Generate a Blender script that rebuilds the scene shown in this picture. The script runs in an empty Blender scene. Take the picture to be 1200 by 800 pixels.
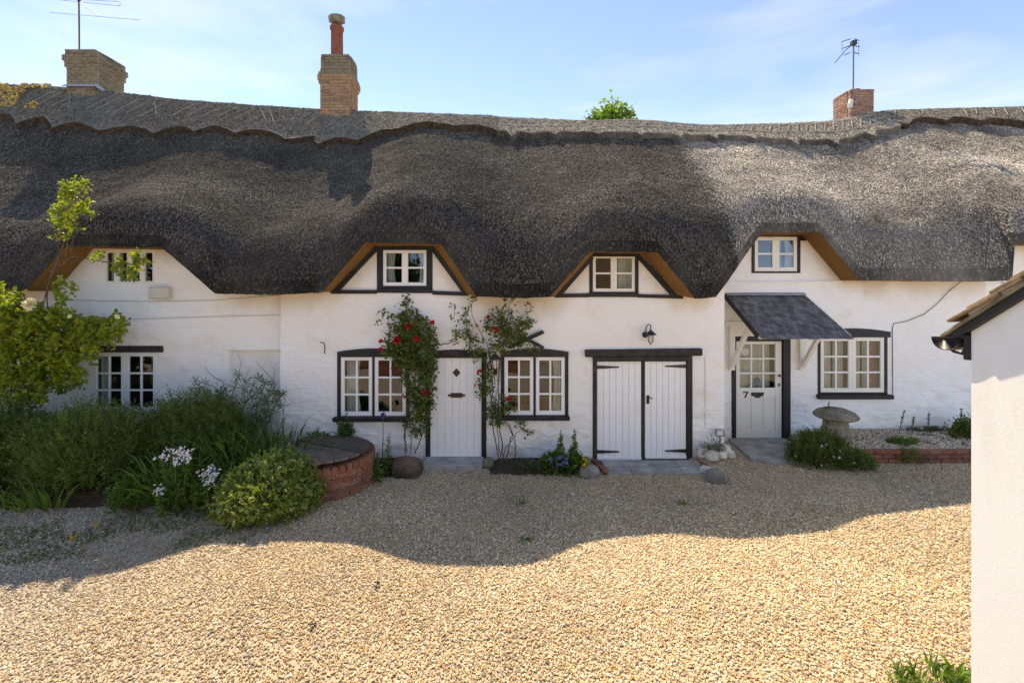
import bpy, bmesh, math, random
import numpy as np
R = math.radians
sc = bpy.context.scene
COL = sc.collection
# ------------------------------------------------------------------ camera, sky, sun, exposure
CAMZ, FOC, HOR = 3.0, 533.0, 340.0
cam = bpy.data.cameras.new('camera'); cam.lens = 16.0; cam.sensor_width = 36.0
cam.shift_y = -(400.0 - HOR) / 1200.0; cam.clip_start = 0.05; cam.clip_end = 1500
camo = bpy.data.objects.new('camera', cam); COL.objects.link(camo)
camo.location = (0, 0, CAMZ); camo.rotation_euler = (R(90), 0, 0); sc.camera = camo
SUN = np.array([-3.2, 6.0, 9.7]); SUN /= np.linalg.norm(SUN)
elev = math.asin(SUN[2]); azim = math.atan2(SUN[0], SUN[1])      # clockwise from +Y
w = bpy.data.worlds.new('World'); sc.world = w; w.use_nodes = True
nt = w.node_tree; N = nt.nodes; N.clear()
sky = N.new('ShaderNodeTexSky'); sky.sky_type = 'NISHITA'; sky.sun_disc = False
sky.sun_elevation = elev; sky.sun_rotation = azim; sky.altitude = 60
sky.air_density = 0.32; sky.dust_density = 0.0; sky.ozone_density = 1.0
tc = N.new('ShaderNodeTexCoord'); mp = N.new('ShaderNodeMapping')
mp.inputs['Scale'].default_value = (1.1, 1.6, 5.5); mp.inputs['Rotation'].default_value = (0.12, 0.22, 0.3)
no = N.new('ShaderNodeTexNoise'); no.inputs['Scale'].default_value = 1.9; no.inputs['Detail'].default_value = 7
no.inputs['Roughness'].default_value = 0.55; no.inputs['Distortion'].default_value = 0.35
cr = N.new('ShaderNodeValToRGB'); cr.color_ramp.elements[0].position = 0.46; cr.color_ramp.elements[1].position = 0.86
cr.color_ramp.elements[1].color = (0.5, 0.5, 0.5, 1)
mx = N.new('ShaderNodeMixRGB'); mx.inputs[2].default_value = (1.75, 1.95, 2.3, 1)
bg = N.new('ShaderNodeBackground'); bg.inputs[1].default_value = 0.15
wo = N.new('ShaderNodeOutputWorld'); L = nt.links.new
L(tc.outputs['Generated'], mp.inputs[0]); L(mp.outputs[0], no.inputs[0]); L(no.outputs[0], cr.inputs[0])
L(cr.outputs[0], mx.inputs[0]); L(sky.outputs[0], mx.inputs[1]); L(mx.outputs[0], bg.inputs[0]); L(bg.outputs[0], wo.inputs[0])
sl = bpy.data.lights.new('sun', 'SUN'); sl.energy = 2.0; sl.angle = R(0.53); sl.color = (1.0, 0.94, 0.82)
so = bpy.data.objects.new('sun', sl); COL.objects.link(so); so.location = (-10, 20, 30)
from mathutils import Vector, Matrix, Euler
so.rotation_euler = Vector(-SUN).to_track_quat('-Z', 'Y').to_euler()
vs = sc.view_settings; vs.view_transform = 'Standard'; vs.look = 'None'; vs.exposure = 2.15; vs.gamma = 1.0
vs.use_curve_mapping = False
vs.use_white_balance = True; vs.white_balance_temperature = 8200; vs.white_balance_tint = 13
sc.cycles.max_bounces = 8; sc.cycles.transparent_max_bounces = 12

rng = np.random.default_rng(7); rnd = random.Random(7)

def P(px, py, d):
    """point at photo position (px, py) standing d metres in front of the camera"""
    return np.array([(px - 600.0) / FOC * d, d, CAMZ + (HOR - py) / FOC * d])
def gd(py): return FOC * CAMZ / (py - HOR)                     # distance of a ground point
def XX(px, d): return (px - 600.0) / FOC * d
def ZZ(py, d): return CAMZ + (HOR - py) / FOC * d

# ------------------------------------------------------------------ noise
_T = np.random.default_rng(3).random((8, 256, 256))
def vn(x, y, s=0):
    t = _T[s % 8]; x = np.asarray(x, float); y = np.asarray(y, float)
    xi = np.floor(x).astype(int); yi = np.floor(y).astype(int); fx = x - xi; fy = y - yi
    fx = fx*fx*(3-2*fx); fy = fy*fy*(3-2*fy)
    a = t[xi & 255, yi & 255]; b = t[(xi+1) & 255, yi & 255]; c = t[xi & 255, (yi+1) & 255]; d = t[(xi+1) & 255, (yi+1) & 255]
    return (a*(1-fx)+b*fx)*(1-fy)+(c*(1-fx)+d*fx)*fy
def fbm(x, y, o=4, s=0):
    r = 0; a = .5
    for i in range(o): r = r + a*(vn(x*2**i + 17*i, y*2**i + 31*i, s+i) - .5); a *= .5
    return r * 2                                            # about -1..1
def sstep(a, b, x):
    t = np.clip((np.asarray(x, float)-a)/(b-a), 0, 1); return t*t*(3-2*t)

# ------------------------------------------------------------------ objects
WORLD = {}
def reg(o, loc, parent):
    COL.objects.link(o); WORLD[o.name] = Vector(loc)
    if parent is not None:
        o.parent = parent; o.location = Vector(loc) - WORLD[parent.name]
    else: o.location = loc
    return o
def tag(o, label=None, cat=None, group=None, kind=None):
    if label: o['label'] = label
    if cat: o['category'] = cat
    if group: o['group'] = group
    if kind: o['kind'] = kind
    return o
def thing(name, label, cat, loc, group=None):
    o = bpy.data.objects.new(name, None); o.empty_display_size = .2
    reg(o, tuple(float(c) for c in loc), None); return tag(o, label, cat, group)
def mesh_fast(name, V, F, smooth=False, attrs=None):
    """V (n,3) array, F (m,k) index array or list of them with different k"""
    me = bpy.data.meshes.new(name); V = np.asarray(V, np.float32)
    Fs = F if isinstance(F, list) else [F]
    Fs = [np.asarray(f, np.int32) for f in Fs if len(f)]
    nl = sum(f.size for f in Fs); nf = sum(len(f) for f in Fs)
    me.vertices.add(len(V)); me.vertices.foreach_set('co', V.ravel())
    me.loops.add(nl); me.polygons.add(nf)
    me.loops.foreach_set('vertex_index', np.concatenate([f.ravel() for f in Fs]))
    tot = np.concatenate([np.full(len(f), f.shape[1], np.int32) for f in Fs])
    me.polygons.foreach_set('loop_start', np.concatenate([[0], np.cumsum(tot)[:-1]]).astype(np.int32))
    me.polygons.foreach_set('loop_total', tot)
    me.polygons.foreach_set('use_smooth', np.full(nf, bool(smooth)))
    me.update(calc_edges=True)
    for k, a in (attrs or {}).items():
        a = np.asarray(a, np.float32)
        if a.ndim == 1: me.attributes.new(k, 'FLOAT', 'POINT').data.foreach_set('value', a)
        else: me.attributes.new(k, 'FLOAT_VECTOR', 'POINT').data.foreach_set('vector', a.ravel())
    return me
def add(name, me, loc, parent=None, mat=None, rot=None, scale=None):
    if mat is not None and not me.materials: me.materials.append(mat)
    o = bpy.data.objects.new(name, me); reg(o, tuple(float(c) for c in loc), parent)
    if rot is not None: o.rotation_euler = rot
    if scale is not None: o.scale = scale
    return o
def part(name, V, F, mat, parent=None, smooth=False, attrs=None):
    V = np.asarray(V, float); c = (V.min(0)+V.max(0))/2; c[2] = V[:, 2].min()
    return add(name, mesh_fast(name, V-c, F, smooth, attrs), c, parent, mat)

# chamfered box template
_SG = [(x, y, z) for x in (-1, 1) for y in (-1, 1) for z in (-1, 1)]
def _cf():
    idx = lambda s, k: _SG.index(tuple(s))*3+k
    q, t = [], []
    for k in range(3):
        a, b = [i for i in range(3) if i != k]
        for s in (-1, 1):
            f = []
            for u, v in ((-1, -1), (1, -1), (1, 1), (-1, 1)):
                c = [0]*3; c[k] = s; c[a] = u; c[b] = v; f.append(idx(c, k))
            q.append(f)
        for u in (-1, 1):
            for v in (-1, 1):
                c0 = [0]*3; c0[k] = -1; c0[a] = u; c0[b] = v; c1 = list(c0); c1[k] = 1
                q.append([idx(c0, a), idx(c1, a), idx(c1, b), idx(c0, b)])
    for s in _SG: t.append([idx(s, 0), idx(s, 1), idx(s, 2)])
    return q, t
_CQ, _CT = _cf()
class MB:
    def __init__(s): s.V = []; s.F = []
    def raw(s, V, F):
        b = len(s.V); s.V += [tuple(v) for v in V]; s.F += [[b+i for i in f] for f in F]; return s
    def obox(s, c, ax, h, bev=.004):
        """oriented box: centre, 3 axes (rows), half sizes"""
        c = np.asarray(c, float); ax = np.asarray(ax, float); h = np.asarray(h, float); bev = min(bev, .45*h.min()); V = []
        for sg in _SG:
            for k in range(3):
                l = np.array(sg)*(h-bev); l[k] = sg[k]*h[k]; V.append(c+l@ax)
        return s.raw(V, _CQ+_CT)
    def box(s, x0, x1, y0, y1, z0, z1, bev=.004):
        return s.obox(((x0+x1)/2, (y0+y1)/2, (z0+z1)/2), np.eye(3), (abs(x1-x0)/2, abs(y1-y0)/2, abs(z1-z0)/2), bev)
    def beam(s, p0, p1, wd, th, ref=(0, 1, 0), bev=.006):
        """bar from p0 to p1; wd across, th along ref"""
        p0 = np.asarray(p0, float); p1 = np.asarray(p1, float); d = p1-p0; l = np.linalg.norm(d); d /= l
        r = np.asarray(ref, float); r = r-d*(r@d); r /= np.linalg.norm(r); u = np.cross(d, r)
        return s.obox((p0+p1)/2, [d, r, u], (l/2, th/2, wd/2), bev)
    def tube(s, pts, rad, n=6, cap=True):
        pts = np.asarray(pts, float); m = len(pts); rad = np.broadcast_to(np.asarray(rad, float), (m,))
        t = np.gradient(pts, axis=0); t /= np.linalg.norm(t, axis=1)[:, None]+1e-9
        ref = np.array([0, 0, 1.]) if abs(t[0][2]) < .9 else np.array([1., 0, 0]); V = []
        a = np.linspace(0, 2*math.pi, n, endpoint=False)
        for i in range(m):
            u = np.cross(t[i], ref); u /= np.linalg.norm(u)+1e-9; v = np.cross(t[i], u); ref = np.cross(u, t[i])
            V += [tuple(pts[i]+rad[i]*(math.cos(q)*u+math.sin(q)*v)) for q in a]
        F = [[i*n+j, i*n+(j+1) % n, (i+1)*n+(j+1) % n, (i+1)*n+j] for i in range(m-1) for j in range(n)]
        if cap: F += [list(range(n))[::-1], [(m-1)*n+j for j in range(n)]]
        return s.raw(V, F)
    def lathe(s, prof, c, n=20, ax=None):
        """prof: (r, h) list; around z (or the rows of ax) at c"""
        A = np.eye(3) if ax is None else np.asarray(ax, float); c = np.asarray(c, float); V = []
        for r, h in prof:
            for j in range(n):
                a = 2*math.pi*j/n; V.append(tuple(c+np.array([r*math.cos(a), r*math.sin(a), h])@A))
        F = [[i*n+j, i*n+(j+1) % n, (i+1)*n+(j+1) % n, (i+1)*n+j] for i in range(len(prof)-1) for j in range(n)]
        F += [list(range(n))[::-1], [(len(prof)-1)*n+j for j in range(n)]]
        return s.raw(V, F)
    def prism(s, poly, y0, y1):
        """polygon in (x, z) pulled from y0 to y1"""
        n = len(poly); V = [(x, y0, z) for x, z in poly]+[(x, y1, z) for x, z in poly]
        return s.raw(V, [list(range(n)), [n+i for i in range(n)][::-1]]+[[i, (i+1) % n, n+(i+1) % n, n+i] for i in range(n)])
    def mesh(s, name, c, smooth=False):
        me = bpy.data.meshes.new(name); V = np.asarray(s.V)-np.asarray(c)
        me.from_pydata([tuple(v) for v in V], [], s.F); bm = bmesh.new(); bm.from_mesh(me)
        bmesh.ops.recalc_face_normals(bm, faces=bm.faces); bm.to_mesh(me); bm.free()
        if smooth:
            me.polygons.foreach_set('use_smooth', np.ones(len(me.polygons), bool))
        return me
    def build(s, name, mat, parent=None, smooth=False, label=None):
        V = np.asarray(s.V); c = (V.min(0)+V.max(0))/2; c[2] = V[:, 2].min()
        o = add(name, s.mesh(name, c, smooth), c, parent, mat)
        if label: o['label'] = label
        return o

# ------------------------------------------------------------------ materials
class Mat:
    def __init__(s, name, rough=.6, spec=.3):
        s.m = bpy.data.materials.new(name); s.m.use_nodes = True; s.nt = s.m.node_tree; s.n = s.nt.nodes
        s.b = s.n['Principled BSDF']; s.out = s.n['Material Output']
        s.b.inputs['Roughness'].default_value = rough; s.b.inputs['Specular IOR Level'].default_value = spec
        s.tc = s.n.new('ShaderNodeTexCoord')
        g = s.n.new('ShaderNodeNewGeometry'); s.pos = g.outputs['Position']; s.geo = g
    def l(s, a, b): s.nt.links.new(a, b)
    def set(s, i, v):
        if hasattr(v, 'is_linked'): s.l(v, i)
        else: i.default_value = v
    def noise(s, scale, detail=4, rough=.55, vec=None, sc3=None, dist=0):
        n = s.n.new('ShaderNodeTexNoise'); n.inputs['Scale'].default_value = scale; n.inputs['Detail'].default_value = detail
        n.inputs['Roughness'].default_value = rough; n.inputs['Distortion'].default_value = dist
        v = vec if vec is not None else s.pos
        if sc3:
            mp = s.n.new('ShaderNodeMapping'); mp.inputs['Scale'].default_value = sc3; s.l(v, mp.inputs[0]); v = mp.outputs[0]
        s.l(v, n.inputs[0]); return n.outputs[0]
    def ramp(s, f, stops):
        r = s.n.new('ShaderNodeValToRGB'); e = r.color_ramp.elements
        while len(e) < len(stops): e.new(.5)
        for el, (p, c) in zip(e, stops):
            el.position = p; el.color = (c, c, c, 1) if not hasattr(c, '__len__') else (*c, 1)
        s.l(f, r.inputs[0]); return r.outputs[0]
    def mix(s, f, a, b, mode='MIX'):
        m = s.n.new('ShaderNodeMixRGB'); m.blend_type = mode
        c4 = lambda c: (*c, 1) if isinstance(c, (tuple, list)) and len(c) == 3 else c
        s.set(m.inputs[0], f); s.set(m.inputs[1], c4(a)); s.set(m.inputs[2], c4(b)); return m.outputs[0]
    def math(s, op, a, b=0.):
        m = s.n.new('ShaderNodeMath'); m.operation = op; s.set(m.inputs[0], a); s.set(m.inputs[1], b); return m.outputs[0]
    def attr(s, name, inst=False, out='Fac'):
        a = s.n.new('ShaderNodeAttribute'); a.attribute_name = name; a.attribute_type = 'INSTANCER' if inst else 'GEOMETRY'
        return a.outputs[out]
    def rand(s):
        o = s.n.new('ShaderNodeObjectInfo'); return o.outputs['Random']
    def color(s, c): s.set(s.b.inputs['Base Color'], (*c, 1) if isinstance(c, tuple) else c); return s
    def bump(s, h, strength=.4, dist=.01):
        b = s.n.new('ShaderNodeBump'); b.inputs['Strength'].default_value = strength; b.inputs['Distance'].default_value = dist
        s.l(h, b.inputs['Height']); s.l(b.outputs[0], s.b.inputs['Normal']); return s

def m_simple(name, c, rough=.6, var=.25, scale=8., bump=.25, spec=.3, bd=.006, bscale=None, rand=0.):
    M = Mat(name, rough, spec); n = M.noise(scale, 5)
    col = M.mix(M.ramp(n, [(.3, 0.), (.7, 1.)]), tuple(x*(1-var) for x in c), tuple(min(1, x*(1+var)) for x in c))
    if rand:
        k = M.math('ADD', M.math('MULTIPLY', M.rand(), 2*rand), 1-rand); cc = M.n.new('ShaderNodeCombineColor')
        for i in range(3): M.l(k, cc.inputs[i])
        col = M.mix(1., col, cc.outputs[0], 'MULTIPLY')
    M.color(col)
    if bump: M.bump(M.noise(bscale or scale*6, 4), bump, bd)
    return M.m
def m_leaf(name, dark, light, trans=.35, rough=.45, tip=None):
    M = Mat(name, rough, .35); a = M.attr('col')
    st = [(0., dark), (.75, light)]
    if tip: st.append((.97, tip))
    col = M.ramp(a, st); M.color(col)
    t = M.n.new('ShaderNodeBsdfTranslucent'); M.l(M.mix(1., col, (1.25, 1.3, .6), 'MULTIPLY'), t.inputs[0])
    mx = M.n.new('ShaderNodeMixShader'); mx.inputs[0].default_value = trans
    M.l(M.b.outputs[0], mx.inputs[1]); M.l(t.outputs[0], mx.inputs[2]); M.l(mx.outputs[0], M.out.inputs[0]); return M.m

def m_wall():
    M = Mat('limewashed_wall', .85, .15)
    n1 = M.noise(.9, 5); n2 = M.noise(6, 5)
    c = M.mix(M.ramp(n1, [(.35, 0.), (.68, 1.)]), (.91, .895, .86), (.88, .85, .79))
    c = M.mix(M.math('MULTIPLY', M.ramp(n2, [(.55, 0.), (.8, 1.)]), .45), c, (.82, .78, .71))
    pz = M.noise(2.3, 6, .65); c = M.mix(M.ramp(pz, [(.54, 0.), (.74, .55)]), c, (.80, .71, .57))
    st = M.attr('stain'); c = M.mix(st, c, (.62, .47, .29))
    lo = M.attr('damp_and_shade'); c = M.mix(lo, c, (.47, .46, .43))
    M.color(c); M.bump(M.math('ADD', M.noise(38, 6, .65), M.math('MULTIPLY', M.noise(11, 4, .6), 1.4)), .7, .011); return M.m
def m_render():
    M = Mat('roughcast_render', .85, .15); c = M.mix(M.noise(1.5, 4), (.735, .74, .70), (.79, .795, .76)); c = M.mix(M.ramp(M.noise(3.5, 6, .7, sc3=(1., 1., .25)), [(.52, 0.), (.75, .5)]), c, (.62, .60, .54)); M.color(c)
    v = M.n.new('ShaderNodeTexVoronoi'); v.inputs['Scale'].default_value = 130; M.l(M.pos, v.inputs[0])
    h = M.math('ADD', M.math('MULTIPLY', v.outputs[0], -.6), M.noise(60, 5, .6)); M.bump(h, .13, .003); return M.m
def m_thatch(name, dark, mid, light):
    M = Mat(name, .95, .08)
    sp = M.noise(34, 3, .75, sc3=(1., .45, .45)); lg = M.noise(1.1, 5, .6)
    c = M.mix(M.ramp(lg, [(.3, 0.), (.72, 1.)]), dark, mid)
    pt = M.noise(.75, 6, .65, sc3=(1., .55, .55)); c = M.mix(M.ramp(pt, [(.47, 0.), (.62, .9)]), c, tuple(x*.6 for x in dark))
    c = M.mix(M.ramp(sp, [(.54, 0.), (.78, 1.)]), c, light)
    M.color(c)
    h = M.math('ADD', M.noise(48, 4, .8, sc3=(1., .5, .5)), M.math('MULTIPLY', M.noise(9, 4), .8)); M.bump(h, .9, .045); return M.m
def m_inst(name, rough=.8, attr='rgb', spec=.2):
    M = Mat(name, rough, spec); M.color(M.attr(attr, True, 'Color')); return M.m
def m_glass():
    M = Mat('window_glass', .02); M.n.remove(M.b)
    tr = M.n.new('ShaderNodeBsdfTransparent'); tr.inputs[0].default_value = (.86, .90, .88, 1)
    gl = M.n.new('ShaderNodeBsdfGlossy'); gl.inputs['Roughness'].default_value = .015; gl.inputs[0].default_value = (.95, .97, 1, 1)
    fr = M.n.new('ShaderNodeFresnel'); fr.inputs[0].default_value = 1.5
    bp = M.n.new('ShaderNodeBump'); bp.inputs['Strength'].default_value = .08; bp.inputs['Distance'].default_value = .01
    M.l(M.noise(5, 2), bp.inputs['Height']); M.l(bp.outputs[0], gl.inputs['Normal'])
    mx = M.n.new('ShaderNodeMixShader'); M.l(M.math('MULTIPLY', M.math('MINIMUM', M.math('MULTIPLY', fr.outputs[0], 1.7), .95), M.math('SUBTRACT', 1., M.geo.outputs['Backfacing'])), mx.inputs[0])
    M.l(tr.outputs[0], mx.inputs[1]); M.l(gl.outputs[0], mx.inputs[2]); M.l(mx.outputs[0], M.out.inputs[0]); return M.m
def m_brick(name, a, b, c, moss=.4):
    M = Mat(name, .9, .15); r = M.rand()
    col = M.ramp(r, [(0., a), (.5, b), (1., c)])
    col = M.mix(M.ramp(M.noise(14, 5), [(.42, 0.), (.7, .75)]), col, tuple(x*.42 for x in b))
    col = M.mix(M.ramp(M.noise(5, 5), [(.48, 0.), (.66, moss)]), col, (.20, .185, .135))
    M.color(col); M.bump(M.noise(60, 5, .7), .6, .006); return M.m
def m_gravelbase():
    M = Mat('gravel_bed', .95, .1)
    c = M.mix(M.noise(55, 4, .8), (.34, .27, .19), (.66, .55, .40)); M.color(c); M.bump(M.noise(70, 4, .8), .9, .02); return M.m
def m_white(name, c=(.88, .875, .86), rough=.45):
    M = Mat(name, rough, .4); n = M.noise(3, 5); k = M.noise(22, 5)
    col = M.mix(M.ramp(n, [(.4, 0.), (.75, .5)]), c, tuple(x*.9 for x in c))
    col = M.mix(M.ramp(k, [(.62, 0.), (.8, .35)]), col, tuple(x*.72 for x in c)); M.color(col)
    M.bump(M.noise(40, 3, .6, sc3=(1, 1, .15)), .15, .004); return M.m

MT = {
 'wall': m_wall(), 'render': m_render(), 'glass': m_glass(),
 'thatch_dark': m_thatch('weathered_dark_thatch', (.026, .024, .022), (.085, .075, .064), (.25, .225, .19)),
 'thatch_old': m_thatch('grey_old_thatch', (.12, .11, .096), (.25, .228, .195), (.48, .44, .37)),
 'ridge': m_thatch('straw_ridge', (.12, .11, .095), (.24, .22, .185), (.46, .42, .35)),
 'soffit': None, 'straw': m_inst('straw_ends', .9),
 'pebble': m_inst('pebbles', .75), 'bed': m_gravelbase(),
 'white': m_white('white_paint'), 'cream': m_white('cream_paint', (.84, .80, .71)),
 'black': m_simple('black_paint', (.022, .021, .022), .5, .35, 6, .35, .3, .004, 30),
 'timber': m_simple('weathered_black_timber', (.045, .040, .036), .75, .4, 9, .6, .2, .01, 30),
 'iron': m_simple('black_iron', (.018, .018, .02), .42, .3, 20, .2, .5),
 'metal': m_simple('galvanised_metal', (.16, .155, .15), .45, .3, 20, .1, .5),
 'rusty': m_simple('rusty_iron', (.10, .06, .04), .8, .4, 30, .4),
 'lead': m_simple('lead_flashing', (.30, .32, .35), .5, .2, 6, .2),
 'slate': m_simple('grey_slate', (.145, .142, .138), .55, .3, 7, .35, .4, .004, 40, .42),
 'stone': m_simple('grey_stone', (.24, .22, .19), .9, .35, 7, .7, .15, .015, 30, .15),
 'palestone': m_simple('pale_stone', (.62, .57, .48), .85, .25, 10, .6, .2, .01, 40, .2),
 'flag': m_simple('paving_flag', (.34, .33, .305), .85, .3, 5, .5, .2, .006, 40, .1),
 'lichen': m_simple('lichened_stone', (.21, .19, .14), .95, .45, 9, .8, .1, .012, 45),
 'wood': m_simple('old_grey_wood', (.14, .115, .09), .85, .4, 12, .7, .2, .01, 40, .25),
 'stem': m_simple('woody_stem', (.13, .085, .055), .85, .4, 14, .4),
 'bark': m_simple('bark', (.09, .07, .05), .9, .4, 10, .6),
 'greenstem': m_simple('green_stem', (.07, .13, .03), .6, .3, 14, .1),
 'boulder': m_simple('brown_boulder', (.12, .088, .06), .9, .45, 6, .7, .15, .015, 25),
 'terracotta': m_simple('terracotta', (.20, .065, .038), .75, .3, 6, .3),
 'brick_red': m_brick('red_brick', (.27, .09, .05), (.36, .15, .085), (.17, .07, .055)),
 'brick_orange': m_brick('orange_chimney_brick', (.38, .175, .085), (.42, .25, .14), (.24, .14, .09)),
 'brick_yellow': m_brick('lichened_yellow_brick', (.20, .155, .085), (.25, .19, .12), (.13, .11, .07), .8),
 'brick_pink': m_brick('pale_red_brick', (.32, .165, .115), (.40, .25, .19), (.24, .12, .09)),
 'mortar': m_simple('lime_mortar', (.42, .38, .31), .95, .3, 12, .6),
 'tile': m_simple('clay_roof_tile', (.20, .145, .09), .9, .45, 16, .6, .15, .008, 50, .25),
 'soil': m_simple('dark_soil', (.075, .055, .038), .95, .4, 14, .9, .1, .03, 40),
 'curtain': m_simple('curtain_cloth', (.66, .64, .58), .9, .12, 6, .1),
 'curtain_red': m_simple('patterned_red_curtain', (.42, .24, .20), .9, .4, 30, .1),
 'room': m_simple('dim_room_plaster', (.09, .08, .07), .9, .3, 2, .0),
 'plastic': m_simple('cream_plastic', (.62, .58, .5), .5, .08, 5, .05),
 'petal_white': m_simple('white_petal', (.86, .85, .86), .6, .05, 30, 0), 'petal_red': m_simple('red_petal', (.55, .012, .02), .55, .3, 60, 0),
 'petal_cream': m_simple('cream_petal', (.86, .80, .52), .6, .1, 30, 0), 'petal_purple': m_simple('purple_petal', (.16, .06, .28), .6, .3, 60, 0),
 'petal_yellow': m_simple('yellow_petal', (.75, .48, .03), .6, .2, 60, 0), 'petal_blue': m_simple('violet_petal', (.24, .22, .50), .6, .3, 60, 0),
 'petal_orange': m_simple('orange_petal', (.80, .36, .04), .6, .2, 60, 0),
 'leaf_rose': m_leaf('rose_leaf', (.045, .075, .014), (.15, .20, .04), .38, tip=(.26, .17, .05)),
 'leaf_bright': m_leaf('young_rose_leaf', (.08, .13, .012), (.29, .35, .035), .5, tip=(.42, .30, .05)),
 'leaf_dark': m_leaf('evergreen_needle', (.04, .072, .014), (.155, .215, .042), .35, tip=(.26, .28, .08)),
 'leaf_strap': m_leaf('strap_leaf', (.035, .08, .012), (.14, .23, .04), .35),
 'leaf_var': m_leaf('variegated_leaf', (.08, .13, .02), (.30, .37, .08), .35, tip=(.70, .70, .42)),
 'leaf_grey': m_leaf('grey_green_leaf', (.045, .07, .035), (.13, .17, .085), .25, tip=(.24, .20, .10)),
 'leaf_tree': m_leaf('tree_leaf', (.06, .12, .018), (.16, .26, .04), .5),
 'leaf_hedge': m_leaf('hedge_leaf', (.03, .055, .012), (.09, .13, .03), .3),
}
def m_soffit():
    M = Mat('cut_reed_soffit', .95, .08); n = M.noise(40, 4, .8); g = M.noise(4, 4)
    c = M.mix(M.ramp(n, [(.35, 0.), (.7, 1.)]), (.20, .095, .030), (.44, .24, .085)); c = M.mix(M.ramp(g, [(.4, 0.), (.75, .45)]), c, (.17, .10, .05))
    M.color(c); M.bump(M.noise(90, 3, .8), .8, .02); return M.m
MT['soffit'] = m_soffit()

# ------------------------------------------------------------------ scattering by geometry nodes (kind = stuff only)
def scatter(name, pts, rot, scl, rgb, mat, shape, parent=None, label=None, cat=None):
    c = np.array([pts[:, 0].mean(), pts[:, 1].mean(), 0.])
    me = mesh_fast(name, pts-c, [], attrs={'rot': rot, 'scl': scl, 'rgb': rgb}) if False else None
    me = bpy.data.meshes.new(name); me.vertices.add(len(pts)); me.vertices.foreach_set('co', (pts-c).astype(np.float32).ravel())
    for k, a in (('rot', rot), ('scl', scl), ('rgb', rgb)):
        me.attributes.new(k, 'FLOAT_VECTOR', 'POINT').data.foreach_set('vector', np.asarray(a, np.float32).ravel())
    me.materials.append(mat)
    o = add(name, me, c, parent); tag(o, label, cat, None, 'stuff')
    g = bpy.data.node_groups.new(name+'_nodes', 'GeometryNodeTree')
    g.interface.new_socket('Geometry', in_out='INPUT', socket_type='NodeSocketGeometry'); g.interface.new_socket('Geometry', in_out='OUTPUT', socket_type='NodeSocketGeometry')
    n = g.nodes; gi = n.new('NodeGroupInput'); go = n.new('NodeGroupOutput'); ip = n.new('GeometryNodeInstanceOnPoints'); sm = n.new('GeometryNodeSetMaterial')
    sm.inputs['Material'].default_value = mat
    if shape == 'pebble':
        s = n.new('GeometryNodeMeshIcoSphere'); s.inputs['Radius'].default_value = 1.; s.inputs['Subdivisions'].default_value = 1
    else:
        s = n.new('GeometryNodeMeshCone'); s.inputs['Vertices'].default_value = 4; s.inputs['Radius Top'].default_value = .55
        s.inputs['Radius Bottom'].default_value = 1.; s.inputs['Depth'].default_value = 1.
    g.links.new(s.outputs['Mesh'], sm.inputs['Geometry']); g.links.new(sm.outputs[0], ip.inputs['Instance']); g.links.new(gi.outputs[0], ip.inputs['Points'])
    for k, sock in (('rot', 'Rotation'), ('scl', 'Scale')):
        a = n.new('GeometryNodeInputNamedAttribute'); a.data_type = 'FLOAT_VECTOR'; a.inputs['Name'].default_value = k
        out = [q for q in a.outputs if q.enabled and q.name == 'Attribute'][0]
        if k == 'rot':
            e = n.new('FunctionNodeEulerToRotation'); g.links.new(out, e.inputs[0]); out = e.outputs[0]
        g.links.new(out, ip.inputs[sock])
    g.links.new(ip.outputs[0], go.inputs[0])
    md = o.modifiers.new('scatter', 'NODES'); md.node_group = g
    return o

# ------------------------------------------------------------------ foliage meshes
def unit(v): return v/(np.linalg.norm(v, axis=-1, keepdims=True)+1e-9)
class Leaves:
    def __init__(s): s.V = []; s.F = []; s.C = []; s.n = 0
    def add(s, pos, d, Ln, W, fold=.25, c=None, side=None):
        n = len(pos); d = unit(d); r = rng.normal(size=(n, 3)) if side is None else side
        sd = unit(np.cross(d, r)); nn = np.cross(sd, d)
        Ln = np.broadcast_to(np.asarray(Ln, float), (n,))[:, None]; W = np.broadcast_to(np.asarray(W, float), (n,))[:, None]
        m = pos+d*Ln*.48
        V = np.stack([pos, m+sd*W/2+nn*W*fold, pos+d*Ln, m-sd*W/2+nn*W*fold], 1).reshape(-1, 3)
        b = s.n+4*np.arange(n)[:, None]
        s.F.append(np.concatenate([b+[0, 1, 2], b+[0, 2, 3]])); s.V.append(V); s.n += 4*n
        c = rng.random(n) if c is None else np.broadcast_to(c, (n,)); s.C.append(np.repeat(c, 4)); return s
    def ribbon(s, base, d, Ln, W, droop, seg=5):
        """strap leaves: base points, start directions, arching over"""
        n = len(base); d = unit(d); sd = unit(np.cross(d, rng.normal(size=(n, 3)))); p = base.copy(); rows = []
        cc = rng.random(n)
        for k in range(seg+1):
            wk = W*(1-(k/seg)**2.2)*.5+.0008; rows.append(np.stack([p-sd*wk[:, None], p+sd*wk[:, None]], 1))
            p = p+d*(Ln/seg)[:, None]; d = unit(d+np.array([0, 0, -1.])*(droop/seg*(k+1)*.55)[:, None])
        V = np.stack(rows, 1).reshape(n, -1, 3); m = (seg+1)*2; b = s.n+m*np.arange(n)[:, None]
        for k in range(seg):
            q = 2*k; s.F.append(np.concatenate([b+[q, q+1, q+3], b+[q, q+3, q+2]]))
        s.V.append(V.reshape(-1, 3)); s.C.append(np.repeat(cc, m)); s.n += n*m; return s
    def build(s, name, mat, parent):
        return part(name, np.concatenate(s.V), np.concatenate(s.F), mat, parent, False, {'col': np.concatenate(s.C)})
def rdir(n, up=0., spread=1.):
    return unit(rng.normal(size=(n, 3))*spread+np.array([0, 0, up]))
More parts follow.
